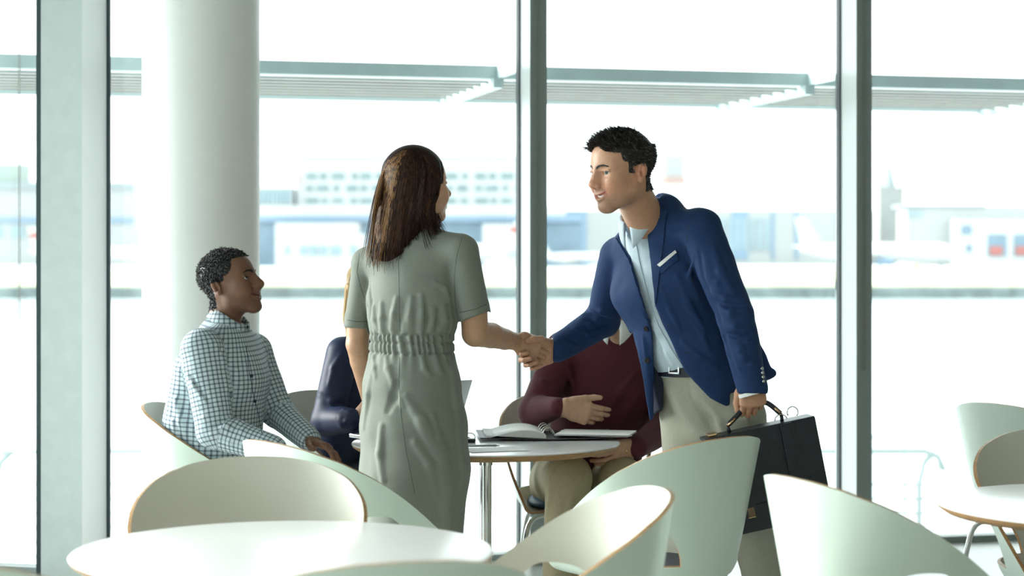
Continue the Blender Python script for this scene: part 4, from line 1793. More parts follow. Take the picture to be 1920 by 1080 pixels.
# ============ the man in the blue jacket
def man_in_blue():
    base = (.54, .29, .185)
    J = dict(shl=PX(1314, 430, 6.22), shr=PX(1160, 480, 6.50), neck=PX(1208, 402, 6.32), waist=PX(1298, 655, 6.43), pelvis=PX(1335, 735, 6.46),
             ell=PX(1378, 590, 6.17), wrl=PX(1411, 706, 6.15), elr=PX(1130, 600, 6.67), wrr=PX(1043, 654, 6.545),
             hipl=PX(1383, 785, 6.38), hipr=PX(1291, 785, 6.52), knl=PX(1408, 985, 6.34), knr=PX(1289, 990, 6.44),
             anl=PX(1456, 1205, 6.50), anr=PX(1298, 1200, 6.52))
    J['toel'] = J['anl'] + V3(-.13, -.10, -.05)
    J['toer'] = J['anr'] + V3(-.13, -.10, -.05)
    r = empty('person', (float(J['pelvis'][0]), float(J['pelvis'][1]), 0), label='standing man in blue jacket leaning forward to shake hands, holding briefcase', cat='person')
    w_ = unit(J['shl'] - J['shr'])
    pit = math.radians(9)
    b30 = math.radians(31)
    hv = V3(-math.cos(b30) * math.cos(pit), -math.sin(b30) * math.cos(pit), -math.sin(pit))
    hd = Head(PX(1166, 324, 6.16), hv, up=(0.02, 0, 1), sc=1.07, open_=1.0, jaw=1.0, smile=1.45)
    HV, HQ = hd.build(J['neck'] + V3(0.01, 0.0, -.03), .057)
    hc = hd.colors(HV, base, stubble=.6, blush=.22)
    q = hd.L(HV)

    def scalp(f, l, u):
        al = np.abs(l)
        front = (u > .078 - .30 * np.maximum(0, al - .02)) & (f < .075)
        temple = (f < .040 - .5 * np.maximum(0, .05 - u)) & (u > .036)
        side = (f < .022) & (u > .000) & (al > .045) & ~((f < .008) & (f > -.040) & (u < .022))
        nape = (f < -.042) & (u > -.062)
        return front | temple | side | nape
    hc[scalp(*q.T)] = (.03, .026, .024)
    F = Fld(.0022)
    # left hand closed on the briefcase handle
    hand(F, J['wrl'] + V3(0, 0, .0), (0.03, .02, -1), (0, -1, 0), (-1, -.15, 0), sc=1.08, spread=1.0,
         per=[(38, 92, 62), (40, 95, 62), (42, 95, 62), (44, 95, 62)], thumb_dir=(.75, .25, .65), thumb_curl=25, fore=J['ell'] * .5 + J['wrl'] * .5)
    LV, LQ = F.nets(1)
    F = Fld(.0022)
    # right hand clasping
    hand(F, J['wrr'], (-.90, -.12, -.33), (.05, 1, 0), (-.25, -.1, 1), sc=1.06, spread=1.5,
         per=[(28, 62, 48), (32, 70, 50), (36, 76, 55), (38, 78, 55)], thumb_dir=(.50, .66, .74), thumb_curl=28, fore=J['elr'] * .45 + J['wrr'] * .55)
    RV, RQ = F.nets(1)
    BV, BQ = body_core(J)
    skin_parts(r, [(HV, HQ, hc), (LV, LQ), (RV, RQ), (BV, BQ)], base)
    hd.eyes(r, iris=(.045, .055, .055), gaze=(1, .30, .02))
    hd.teeth(r)
    htree = bvh(HV, HQ)
    brows(hd, htree, r, 'hair_dark', 130, RNG, 1.9)
    # hair: swept up and forward on top, short at the sides
    rng = np.random.default_rng(11)
    top = scalp_hair(hd, HV, HQ, lambda f, l, u: scalp(f, l, u) & (u > .070), 2600, rng,
                     lambda p: .017 + .014 * max(0, (p[0] + .02) / .09), lambda p: (.85, .0, .30 + .7 * p[0] / .08), up=.36, curl=.10)
    sd = scalp_hair(hd, HV, HQ, lambda f, l, u: scalp(f, l, u) & (u <= .075), 3200, rng,
                    lambda p: .009 + .09 * max(0, p[2]), lambda p: (-.75, 0, -.5), up=.30, curl=.08)
    hair_obj('hair', top + sd, .0014, ['hair_dark', 'hair_grey'], r, rng, [.88, .12], 4)

    fwd = unit(np.cross(Z3, w_))
    fwd = fwd if fwd[1] < 0 else -fwd

    def shirt(F):
        F.seg(PX(1208, 425, 6.33), PX(1226, 480, 6.37), (.070, .055), (.110, .080), w_, w_, .03)
        F.seg(PX(1226, 480, 6.37), PX(1238, 530, 6.385), (.110, .080), (.140, .104), w_, w_, .03)
        F.seg(PX(1238, 530, 6.385), PX(1284, 645, 6.425), (.140, .104), (.145, .114), w_, w_, .03)
        F.seg(PX(1284, 645, 6.425), PX(1300, 684, 6.435), (.145, .114), (.150, .112), w_, w_, .03)
    sV, sQ = cloth(shirt, .005, ridges=[([(1206, 520), (1224, 570), (1243, 620)], .006), ([(1236, 630), (1252, 660), (1262, 684)], .008),
                                        ([(1248, 640), (1264, 664), (1278, 684)], .007), ([(1214, 560), (1226, 600), (1236, 650)], .006)],
                   grooves=[([(1196, 480), (1212, 540), (1228, 596)], .004)])
    so = link('shirt', np_mesh('shirt', [(sV, sQ)], ['blue_shirt']), r, world=True)
    stree = bvh(sV, sQ)
    decal(stree, [(1177, 440), (1190, 438), (1202, 500), (1218, 560), (1236, 610), (1262, 660), (1282, 688), (1266, 688), (1246, 655), (1222, 610), (1204, 560), (1188, 500)],
          .0022, 6, 'placket', ['blue_shirt'], so)
    collar(so, PX(1204, 412, 6.32), Z3 + fwd * .62, fwd, .0600, .036, 'blue_shirt', drop=.040, gap=10, spread=.016)

    def trous(F):
        F.seg(PX(1301, 690, 6.435), PX(1325, 735, 6.45), (.152, .112), (.165, .125), w_, w_, .03)
        F.seg(PX(1325, 735, 6.45), (J['hipl'] + J['hipr']) / 2, (.165, .125), (.165, .120), w_, w_, .04)
        F.chain([J['hipl'], J['knl'], J['anl'] + V3(0, 0, .0)], [.096, .071, .058], k=.035)
        F.chain([J['hipr'], J['knr'], J['anr']], [.096, .071, .058], k=.035)
    tV, tQ = cloth(trous, .006, ridges=[([(1255, 790), (1295, 778), (1320, 760)], .010), ([(1250, 812), (1290, 805), (1318, 796)], .009),
                                        ([(1335, 770), (1350, 790), (1356, 812)], .010), ([(1248, 770), (1280, 758), (1305, 752)], .008),
                                        ([(1365, 790), (1400, 786), (1432, 795)], .008)],
                   grooves=[([(1310, 760), (1330, 790), (1338, 815)], .012), ([(1258, 800), (1300, 792), (1325, 782)], .006), ([(1292, 706), (1294, 740), (1306, 765)], .003)],
                   post=lambda x, y, z: .0022 * wav(x, y, z * 1.6, 46, 1.0) * (z < .62))
    tr = link('trousers', np_mesh('trousers', [(tV, tQ)], ['chino']), r, world=True)
    ttree = bvh(tV, tQ)
    # belt
    bc = PX(1301, 690, 6.435)
    ring_band(r, 'belt', bc + V3(0, 0, .006), Z3 + fwd * .12, .115, .034, .006, 'leather_belt', w_, 1.36)
    bk = None
    btree = bvh(tV, tQ)
    p, nn = hit(ttree, 1268, 693)
    R = frame(nn)
    bb = MB()
    for a0, a1, c0, c1 in ((-.022, .022, .014, .019), (-.022, .022, -.019, -.014), (-.022, -.017, -.019, .019), (.017, .022, -.019, .019)):
        P8 = [p + R[0] * d + R[1] * a + R[2] * (c + .006) for d in (.010, .015) for a, c in ((a0, c0), (a1, c0), (a1, c1), (a0, c1))]
        bb.hexa(P8)
    bb.build('buckle', ['steel'], r, world=True)

    CUT = [(1150, 300), (1150, 436), (1160, 446), (1183, 484), (1196, 530), (1211, 580), (1223, 625), (1226, 700), (1225, 800), (1228, 900), (1480, 900),
           (1470, 742), (1400, 752), (1362, 763), (1332, 746), (1303, 717), (1283, 695), (1264, 652), (1242, 605), (1229, 573), (1221, 500), (1214, 440), (1226, 384), (1224, 300)]

    def jacket(F):
        F.seg(J['shr'], PX(1198, 452, 6.41), .058, .060, k=.03)
        F.seg(J['shl'] + V3(-.012, 0, 0), PX(1252, 425, 6.31), .064, .060, k=.03)
        F.seg(PX(1238, 404, 6.33), PX(1236, 460, 6.37), (.085, .075), (.165, .10), w_, w_, .03)
        F.seg(PX(1236, 460, 6.37), PX(1240, 535, 6.385), (.165, .10), (.190, .130), w_, w_, .03)
        F.seg(PX(1240, 535, 6.385), PX(1290, 650, 6.43), (.190, .130), (.172, .137), w_, w_, .03)
        F.seg(PX(1290, 650, 6.43), PX(1322, 775, 6.455), (.172, .137), (.195, .152), w_, w_, .03)
        F.seg(PX(1375, 600, 6.47), PX(1426, 700, 6.48), (.060, .035), (.062, .026), (1, .3, 0), (1, .3, 0), .05)
        F.seg(PX(1208, 610, 6.38), PX(1216, 780, 6.37), (.026, .020), (.020, .015), (1, -.6, 0), (1, -.6, 0), .03)
        # collar standing at the nape
        F.seg(PX(1228, 372, 6.33), PX(1240, 392, 6.32), .017, .02, k=.02)
        # sleeves
        F.chain([J['shl'], J['ell'], PX(1411, 728, 6.15)], [.070, .061, .050], k=.012)
        F.chain([J['shr'], J['elr'], J['wrr'] + V3(.004, 0, 0)], [.064, .060, .047], k=.012)
        F.prism_px(CUT, 5.6, 6.405, .004)
        F.prism_px([(1250, 764), (1362, 764), (1400, 748), (1500, 700), (1500, 960), (1250, 960)], 6.36, 7.0, .004)
        F.prism_px([(1370, 738), (1460, 738), (1460, 800), (1370, 800)], 5.6, 6.3, .003)
        F.prism_px([(960, 600), (1030, 612), (1038, 640), (1036, 692), (960, 740)], 6.2, 7.0, .003)
        F.prism_px([(1170, 640), (1186, 620), (1204, 700), (1220, 797), (1130, 800), (1130, 720)], 5.6, 7.0, .003)
        F.prism_px([(1150, 797), (1260, 797), (1260, 900), (1150, 900)], 5.6, 7.0, .003)
        F.prism_px([(1244, 655), (1264, 690), (1300, 900), (1226, 900), (1226, 778), (1243, 768)], 5.6, 6.62, .003)
        F.ell(J['neck'] + V3(0, 0, .03), (.062, .062, .08), None, .006, True)
    jr = [([(1340, 470), (1352, 510), (1372, 545)], .010), ([(1330, 545), (1360, 560), (1392, 560)], .009), ([(1350, 600), (1378, 612), (1404, 606)], .010),
          ([(1362, 640), (1390, 655), (1415, 648)], .009), ([(1385, 690), (1410, 682), (1430, 690)], .007), 
          ([(1095, 590), (1120, 600), (1150, 588)], .008), ([(1075, 615), (1100, 625), (1122, 618)], .007), ([(1060, 640), (1078, 650), (1095, 652)], .006),
          ([(1270, 520), (1290, 570), (1322, 620)], .008), ([(1280, 640), (1310, 668), (1345, 690)], .006),
          ([(1300, 480), (1292, 520), (1310, 560)], .006), ([(1322, 520), (1345, 528), (1372, 520)], .007), ([(1345, 580), (1370, 588), (1400, 580)], .008), ([(1356, 628), (1384, 634), (1408, 628)], .008),
          ([(1368, 664), (1394, 672), (1420, 664)], .008), ([(1106, 574), (1128, 584), (1150, 574)], .007), ([(1088, 600), (1108, 610), (1134, 602)], .007), ([(1066, 628), (1086, 638), (1106, 634)], .006),
          ([(1240, 540), (1256, 580), (1276, 620)], .006), ([(1296, 600), (1318, 630), (1330, 660)], .006), ([(1205, 630), (1214, 690), (1219, 750)], .005)]
    jg = [([(1312, 470), (1320, 520), (1345, 580)], .005), ([(1345, 580), (1362, 640), (1382, 700)], .005), ([(1245, 420), (1262, 430), (1290, 425)], .004),
          ([(1335, 560), (1365, 574), (1395, 574)], .006), ([(1355, 622), (1382, 632), (1408, 626)], .006), ([(1110, 585), (1135, 592), (1155, 580)], .005)]
    jV, jQ = cloth(jacket, .0046, jr, jg, post=lambda x, y, z: .0026 * wav(x, y, z, 38, 2.0) + .0012 * wav(x, y, z, 75, .7))
    jm = np_mesh('jacket', [(jV, jQ)], ['navy_jacket', 'navy_dark'])
    cq = jV[jQ].mean(1)
    ju, jv = 960 + FPX * cq[:, 0] / cq[:, 1], HY + FPX * (HC - cq[:, 2]) / cq[:, 1]
    lin = (ju > 1225.5) & (ju < 1250) & (jv > 628) & (jv < 800) & (cq[:, 1] > 6.395) & (cq[:, 1] < 6.52)
    jm.polygons.foreach_set('material_index', lin.astype(np.int32))
    jo = link('jacket', jm, r, world=True)
    jt = bvh(jV, jQ)
    decal(jt, [(1222, 382), (1228, 366), (1246, 379), (1241, 393), (1251, 396), (1245, 450), (1236, 520), (1230, 571), (1223, 500), (1216, 440)], .0035, 5, 'lapel', ['navy_jacket'], jo)
    decal(jt, [(1156, 446), (1155, 462), (1166, 510), (1180, 543), (1198, 577), (1218, 606), (1208, 577), (1193, 530), (1180, 486)], .0035, 5, 'lapel', ['navy_jacket'], jo)
    decal(jt, [(1233, 497), (1266, 469), (1269, 474), (1238, 501)], .004, 5, 'pocket_square', ['white_cotton'], jo, label='white folded pocket square')
    decal(jt, [(1235, 502), (1269, 475), (1272, 487), (1239, 515)], .0025, 5, 'breast_pocket', ['navy_jacket'], jo)
    decal(jt, [(1326, 630), (1346, 622), (1348, 640), (1341, 650)], .003, 5, 'pocket_flap', ['navy_jacket'], jo)
    for a, b_ in ((1212, 616), (1213, 676)):
        disc(jt, a, b_, .0095, 'button', ['shoe_black'], jo)
    for a, b_ in ((1428, 691), (1429, 699), (1430, 707), (1431, 715)):
        disc(jt, a, b_, .006, 'cuff_button', ['steel'], jo, .003)
    disc(jt, 1236, 407, .0045, 'lapel_pin', ['steel'], jo)
    seam(jt, [(1250, 611), (1259, 606)], .0012, 'buttonhole', ['navy_dark'], jo)
    seam(jt, [(1282, 664), (1292, 659)], .0012, 'buttonhole', ['navy_dark'], jo)
    seam(jt, [(1306, 392), (1290, 425), (1286, 470), (1296, 520), (1312, 560)], .0012, 'armhole_seam', ['navy_dark'], jo, -.0004)
    ring_band(r, 'shirt_cuff', PX(1411, 737, 6.15), J['wrl'] - J['ell'], .043, .012, .003, 'white_cotton')
    ring_band(r, 'shirt_cuff', J['wrr'] + unit(J['elr'] - J['wrr']) * .008, J['wrr'] - J['elr'], .036, .012, .003, 'white_cotton')
    shoe(r, J['anl'], J['toel'], 'shoe_black')
    shoe(r, J['anr'], J['toer'], 'shoe_black')
    # wedding ring on the hand with the briefcase
    tb = bvh(LV, LQ)
    p, nn = hit(tb, 1425, 763)
    ring_band(r, 'ring', p - nn * .009, (0, .25, -1), .0095, .004, .0018, 'gold')
    return J


MB_J = man_in_blue()


# ============ briefcase
def briefcase():
    C = PX(1437, 894, 6.17)
    ax = unit(V3(.97, .12, .195))
    up = unit(Z3 - ax * ax[2])
    nz = np.cross(ax, up)            # roughly towards the viewer or away
    nz = nz if nz[1] < 0 else -nz
    r = empty('briefcase', tuple(C - up * .16), label='black leather briefcase held by the man in blue', cat='briefcase')
    M = Matrix(((ax[0], nz[0], up[0], C[0]), (ax[1], nz[1], up[1], C[1]), (ax[2], nz[2], up[2], C[2]), (0, 0, 0, 1)))
    hw, hh, th = .180, .160, .040
    MB().box((-hw, -th, -hh), (hw, th, hh), 0, M, .012).build('case', ['leather_black'], r, world=True)
    MB().box((-hw - .003, th, -hh + .09), (hw + .003, th + .006, hh + .002), 0, M, .0025).build('flap', ['leather_black'], r, world=True)
    MB().box((-hw - .002, -th - .002, hh - .004), (hw + .002, th + .006, hh + .006), 0, M, .003).build('flap_top', ['leather_black'], r, world=True)
    for x in (-.082, .082):
        MB().box((x - .019, th + .006, -hh + .05), (x + .019, th + .014, hh + .004), 0, M, .003).build('strap', ['leather_black'], r, world=True)
        MB().box((x - .013, th + .010, -hh + .05), (x + .013, th + .014, -hh + .085), 0, M, .002).build('strap_buckle', ['brass'], r, world=True)
    MB().box((-hw + .01, th, -hh + .004), (hw - .01, th + .004, -hh + .088), 0, M, .002).build('front_pocket', ['leather_black'], r, world=True)
    G = lambda x, y, z: np.array(M @ Vector((x, y, z)))
    # handle through the fist
    g = PX(1414, 762, 6.175)
    a, b_ = G(-.090, 0, hh + .03), G(.085, 0, hh + .03)
    pts = [a, a * .55 + g * .45 + V3(0, 0, .012), g + ax * -.03 + V3(0, 0, .006), g + ax * .03 + V3(0, 0, .006), b_ * .5 + g * .5 + V3(.01, 0, .016), b_]
    P = []
    for i in range(len(pts) - 1):
        p0, p1, p2, p3 = pts[max(i - 1, 0)], pts[i], pts[i + 1], pts[min(i + 2, len(pts) - 1)]
        for k in range(6):
            t = k / 6
            P.append(.5 * ((2 * p1) + (-p0 + p2) * t + (2 * p0 - 5 * p1 + 4 * p2 - p3) * t * t + (-p0 + 3 * p1 - 3 * p2 + p3) * t ** 3))
    P.append(pts[-1])
    h_ = MB().tube(P, .0085, 10).build('handle', ['leather_black'], r, smooth=True, world=True)
    for e, q in ((a, P[3]), (b_, P[-4])):
        d = unit(q - e)
        s = nz
        for sg in (-1, 1):
            MB().tube([e + s * sg * .007 - d * .004, e + s * sg * .007 + d * .03], .0042, 8).build('handle_link', ['brass'], h_, smooth=True, world=False)
        lp = MB().tube([e - d * .004, e - up * .028], .006, 8).build('handle_post', ['leather_black'], r, smooth=True, world=True)
    MB().box((-.165, -.02, hh + .006), (-.135, .02, hh + .016), 0, M, .003).build('clasp', ['brass'], r, world=True)
    ring = [G(.125, 0, hh + .012) + ax * .018 * math.cos(t) + up * (.014 + .018 * math.sin(t)) for t in np.linspace(-.9, 3.6, 12)]
    MB().tube(ring, .0022, 6).build('strap_ring', ['steel'], r, smooth=True, world=True)
    MB().tube([G(.08 + .02 * math.cos(t), .01, hh + .012 + .016 * math.sin(t)) for t in np.linspace(0, 3.14, 8)], .002, 6).build('strap_ring', ['steel'], r, smooth=True, world=True)


briefcase()


# ============ the standing woman in the green dress
def woman_in_green():
    base = (.50, .285, .18)
    J = dict(shl=PX(686, 494, 6.40), shr=PX(868, 470, 6.22), neck=PX(778, 436, 6.31), waist=PX(771, 640, 6.31), pelvis=PX(772, 735, 6.31),
             ell=PX(670, 645, 6.43), wrl=PX(694, 752, 6.56), elr=PX(893, 632, 6.28), wrr=PX(966, 640, 6.49),
             hipl=PX(735, 780, 6.34), hipr=PX(815, 780, 6.27), knl=PX(738, 1010, 6.34), knr=PX(822, 1010, 6.30), anl=PX(742, 1215, 6.32), anr=PX(822, 1218, 6.24))
    J['toel'] = J['anl'] + V3(.05, .13, -.05)
    J['toer'] = J['anr'] + V3(.06, .13, -.05)
    r = empty('person', (float(J['pelvis'][0]), float(J['pelvis'][1]), 0), label='standing woman in a green dress seen from behind, shaking hands', cat='person')
    w_ = unit(J['shr'] - J['shl'])
    b35 = math.radians(33)
    hd = Head(PX(784, 353, 6.30), (math.cos(b35), math.sin(b35), .03), sc=1.02, female=True, jaw=.92, open_=.8)
    HV, HQ = hd.build(J['neck'] + V3(0, 0, -.04), .050)
    hc = hd.colors(HV, (.56, .33, .22), lip=(.5, .14, .13), blush=.2)
    F = Fld(.0022)
    hand(F, J['wrr'], (.86, .16, -.40), (0, -1, 0), (.3, 0, 1), sc=.98, spread=1.0, curl=(22, 30, 20), thumb_dir=(.88, .22, .55), thumb_curl=6, wr=.027)
    F.chain([PX(887, 568, 6.25), PX(891, 625, 6.29), PX(921, 629, 6.37), PX(946, 636, 6.44), J['wrr']], [.0455, .0435, .042, .035, .029], k=.006)
    AV, AQ = F.nets(2)
    F = Fld(.0026)
    F.chain([PX(675, 580, 6.42), J['ell'], J['ell'] * .7 + J['wrl'] * .3, J['wrl']], [.042, .038, .037, .027], k=.006)
    F.ell(J['ell'] + V3(0, -.012, 0), .029, None, .014)
    hand(F, J['wrl'], (.35, .55, -.7), (-1, 0, 0), (.3, .8, .6), sc=.95, curl=(15, 25, 15))
    LV, LQ = F.nets(1)
    J2 = {k: v for k, v in J.items() if k not in ('ell', 'elr')}
    BV, BQ = body_core(J2, tr=(.11, .075))
    skin_parts(r, [(HV, HQ, hc), (AV, AQ), (LV, LQ), (BV, BQ)], base)
    hd.eyes(r)
    hd.teeth(r)
    htree = bvh(HV, HQ)
    brows(hd, htree, r, 'hair_brown', 40, RNG, .7)
    # ---- dress
    fw = unit(np.cross(Z3, -w_))          # facing direction (away)
    fw = fw if fw[1] > 0 else -fw

    def dress(F):
        F.seg(PX(776, 446, 6.31), PX(774, 492, 6.31), (.070, .058), (.135, .085), w_, w_, .03)
        F.seg(J['shl'], J['shr'], .047, .047, k=.05)
        F.seg(PX(776, 442, 6.31), J['shr'] + V3(-.02, 0, .006), .045, .040, k=.04)
        F.seg(PX(776, 446, 6.31), J['shl'] + V3(.02, 0, .006), .045, .040, k=.04)
        F.seg(PX(774, 492, 6.31), PX(774, 560, 6.31), (.150, .092), (.158, .106), w_, w_, .03)
        F.seg(PX(774, 560, 6.31), PX(773, 603, 6.31), (.158, .106), (.154, .110), w_, w_, .03)
        F.seg(PX(773, 603, 6.31), PX(771, 628, 6.31), (.154, .110), (.134, .095), w_, w_, .02)
        F.seg(PX(771, 625, 6.31), PX(771, 660, 6.31), (.134, .096), (.136, .099), w_, w_, .012)
        F.seg(PX(771, 660, 6.31), PX(772, 720, 6.31), (.138, .102), (.160, .125), w_, w_, .03)
        F.seg(PX(772, 720, 6.31), PX(775, 800, 6.31), (.160, .125), (.176, .142), w_, w_, .04)
        F.seg(PX(775, 800, 6.31), PX(778, 880, 6.31), (.176, .142), (.182, .150), w_, w_, .04)
        F.seg(PX(778, 880, 6.31), PX(776, 1030, 6.31), (.182, .150), (.165, .140), w_, w_, .04)
        # sleeves and rolled cuffs
        F.chain([J['shr'], PX(889, 588, 6.25)], [.052, .0525], k=.012)
        F.chain([J['shl'], PX(672, 600, 6.42)], [.047, .0445], k=.012)
        F.seg(PX(887, 577, 6.25), PX(890, 592, 6.253), .0545, .0545, k=.003)
        F.seg(PX(672, 596, 6.42), PX(671, 609, 6.42), .0465, .0465, k=.003)
        F.prism_px([(857, 606), (864, 603), (918, 583), (940, 640), (857, 640)], 5.8, 6.7, .003)
        F.prism_px([(630, 612), (688, 617), (688, 650), (630, 650)], 6.34, 6.9, .003)
        F.prism_px([(600, 1032), (960, 1032), (960, 1200), (600, 1200)], 5.8, 7.0, .004)
    rg = [([(744, 560), (738, 590), (733, 618)], .008), ([(772, 560), (768, 595), (764, 622)], .008), ([(790, 555), (792, 590), (788, 622)], .009), ([(812, 580), (810, 604), (806, 622)], .008),
          ([(832, 575), (834, 600), (828, 620)], .008), ([(715, 570), (716, 595), (716, 618)], .008), ([(700, 575), (702, 598), (706, 614)], .007),
          ([(760, 745), (790, 790), (815, 850)], .012), ([(798, 800), (828, 850), (836, 905)], .016), ([(830, 860), (838, 930), (840, 985)], .016), ([(778, 830), (806, 870), (820, 930)], .011),
          ([(812, 780), (822, 820), (832, 850)], .009), ([(700, 690), (690, 740), (682, 800)], .009), ([(730, 690), (742, 730), (755, 760)], .009), ([(715, 800), (712, 850), (718, 900)], .010),
          ([(845, 690), (856, 760), (862, 830)], .010), ([(862, 830), (870, 880), (862, 950)], .012), ([(700, 670), (702, 690), (704, 706)], .007), ([(724, 668), (726, 690), (732, 706)], .007),
          ([(790, 668), (796, 690), (806, 704)], .007), ([(815, 668), (822, 690), (830, 700)], .007), ([(845, 560), (835, 540), (815, 530)], .006)]
    gv = [ ([(745, 720), (738, 745), (728, 770)], .010), ([(850, 500), (848, 550), (852, 590)], .006),
          ([(694, 530), (697, 565), (694, 595)], .006), ([(758, 570), (752, 600), (750, 620)], .005), ([(800, 570), (800, 600), (797, 622)], .005), ([(822, 580), (820, 605), (817, 622)], .005)]

    c0 = PX(771, 640, 6.31)
    zb0, zb1 = PX(771, 626, 6.31)[2], PX(771, 660, 6.31)[2]
    zm = PX(771, 641, 6.31)[2]

    def gathers(x, y, z):
        qa = (x - c0[0]) * w_[0] + (y - c0[1]) * w_[1]
        qb = (x - c0[0]) * fw[0] + (y - c0[1]) * fw[1]
        th = np.arctan2(qb / .1, qa / .14)
        band = np.clip((z - zb1 + .008) / .008, 0, 1) * np.clip((zb0 + .006 - z) / .008, 0, 1)
        ar = np.abs(qa) < .16
        g = np.sin(th * 38 + 2.2 * np.sin(th * 7) + z * 40)
        line = np.exp(-((z - zm) / .0035) ** 2) + np.exp(-((z - zb1) / .0035) ** 2) + np.exp(-((z - zb0) / .0035) ** 2)
        near = np.exp(-np.clip(zb1 - z, 0, 1) / .03) * (z < zb1) + np.exp(-np.clip(z - zb0, 0, 1) / .03) * (z > zb0)
        return ar * (band * (.0042 * g + .0050 * line) + near * .0028 * np.sin(th * 24 + 1.5 * np.sin(th * 5))) + .0022 * wav(x, y, z * .5, 40, 3.0)
    dV, dQ = cloth(dress, .0042, rg, gv, gathers)
    do = link('dress', np_mesh('dress', [(dV, dQ)], ['dress_green']), r, world=True)
    dt = bvh(dV, dQ)
    seam(dt, [(747, 492), (748, 540), (749, 590), (750, 622)], .0011, 'back_seam', ['dress_seam'], do, -.0004)
    seam(dt, [(749, 664), (748, 720), (752, 780), (762, 850), (778, 925)], .0012, 'back_seam', ['dress_seam'], do, -.0004)
    seam(dt, [(866, 446), (856, 480), (852, 520), (853, 565), (858, 596)], .0012, 'armhole_seam', ['dress_seam'], do, -.0004)
    seam(dt, [(674, 476), (669, 510), (678, 545), (690, 575)], .0012, 'armhole_seam', ['dress_seam'], do, -.0004)
    seam(dt, [(862, 586), (890, 580), (912, 571)], .0012, 'cuff_fold', ['dress_seam'], do, .0002)
    seam(dt, [(650, 600), (670, 603), (688, 603)], .0012, 'cuff_fold', ['dress_seam'], do, .0002)
    # ---- long straight hair
    F = Fld(.006)
    F.ell(hd.P(-.016, 0, .048), np.array([.104, .082, .092]) * 1.02, hd.R, .01)
    F.seg(hd.P(-.02, 0, .03), PX(752, 415, 6.30), (.088, .092), (.088, .075), w_, w_, .03)
    F.seg(PX(752, 415, 6.30), PX(729, 474, 6.26), (.088, .075), (.062, .030), w_, w_, .04)
    F.seg(PX(800, 330, 6.24), PX(797, 395, 6.235), (.034, .030), (.026, .022), (.6, .8, 0), (.6, .8, 0), .03)
    F.seg(PX(797, 395, 6.235), PX(820, 424, 6.24), (.030, .022), (.010, .010), (.6, .8, 0), (.6, .8, 0), .03)
    # keep the face clear
    F.ell(hd.P(.105, 0, -.030), np.array([.060, .075, .085]) * 1.0, hd.R, .008, True)
    F.post = lambda x, y, z: .0022 * np.sin((x * .8 + y * .6) * 260 + 2 * np.sin(z * 9)) * (z < hd.c[2] + .09)
    gV, gQ = F.nets(1)
    hv = link('hair', np_mesh('hair', [(gV, gQ)], ['hair_brown']), r, world=True)
    gt = bvh(gV, gQ)
    rng = np.random.default_rng(3)
    yk = [281, 300, 330, 365, 400, 440, 490]
    xl = [757, 727, 713, 705, 700, 695, 689]
    xr = [783, 818, 831, 827, 812, 800, 790]
    groups = [[], [], []]
    for i in range(420):
        t = rng.random()
        yend = 484 + 10 * math.sin(t * 9) if t < .60 else 486 - (t - .60) / .40 * 60
        yend += rng.normal(0, 9)
        yb = 282 + rng.random() ** 2 * 10
        off = rng.normal(0, 6)
        pts = []
        m = 13
        depth = 6.24
        for k in range(m):
            y = yb + (yend - yb) * k / (m - 1)
            a, b_ = np.interp(y, yk, xl), np.interp(y, yk, xr)
            x = a + (b_ - a) * np.clip(t, .02, .98) + off * max(0, y - 290) / 200
            if t > .55 and y > 385:
                x += (y - 385) ** 1.25 * (t - .55) * .62
            d_ = (Vector(PX(x, y, 1.0)) - CAMP).normalized()
            p, nn, _, dist = gt.ray_cast(CAMP, d_)
            if p is not None and (k < 3 or abs(p.y - depth) < .03):
                depth = p.y - .0045
            pt = PX(x, y, depth)
            pts.append(pt)
        gi = 2 if (t < .30 and rng.random() < .40) else (1 if rng.random() < (.45 if t < .5 else .2) else 0)
        groups[gi].append(pts)
    for nm, g, m in (('hair_lock', groups[0], 'hair_brown'), ('hair_lock', groups[1], 'hair_mid'), ('hair_lock', groups[2], 'hair_gold')):
        hair_obj(nm, g, .0021, [m], hv, rng, seg=4)
    shoe(r, J['anl'], J['toel'], 'shoe_nude', .045)
    shoe(r, J['anr'], J['toer'], 'shoe_nude', .045)


woman_in_green()


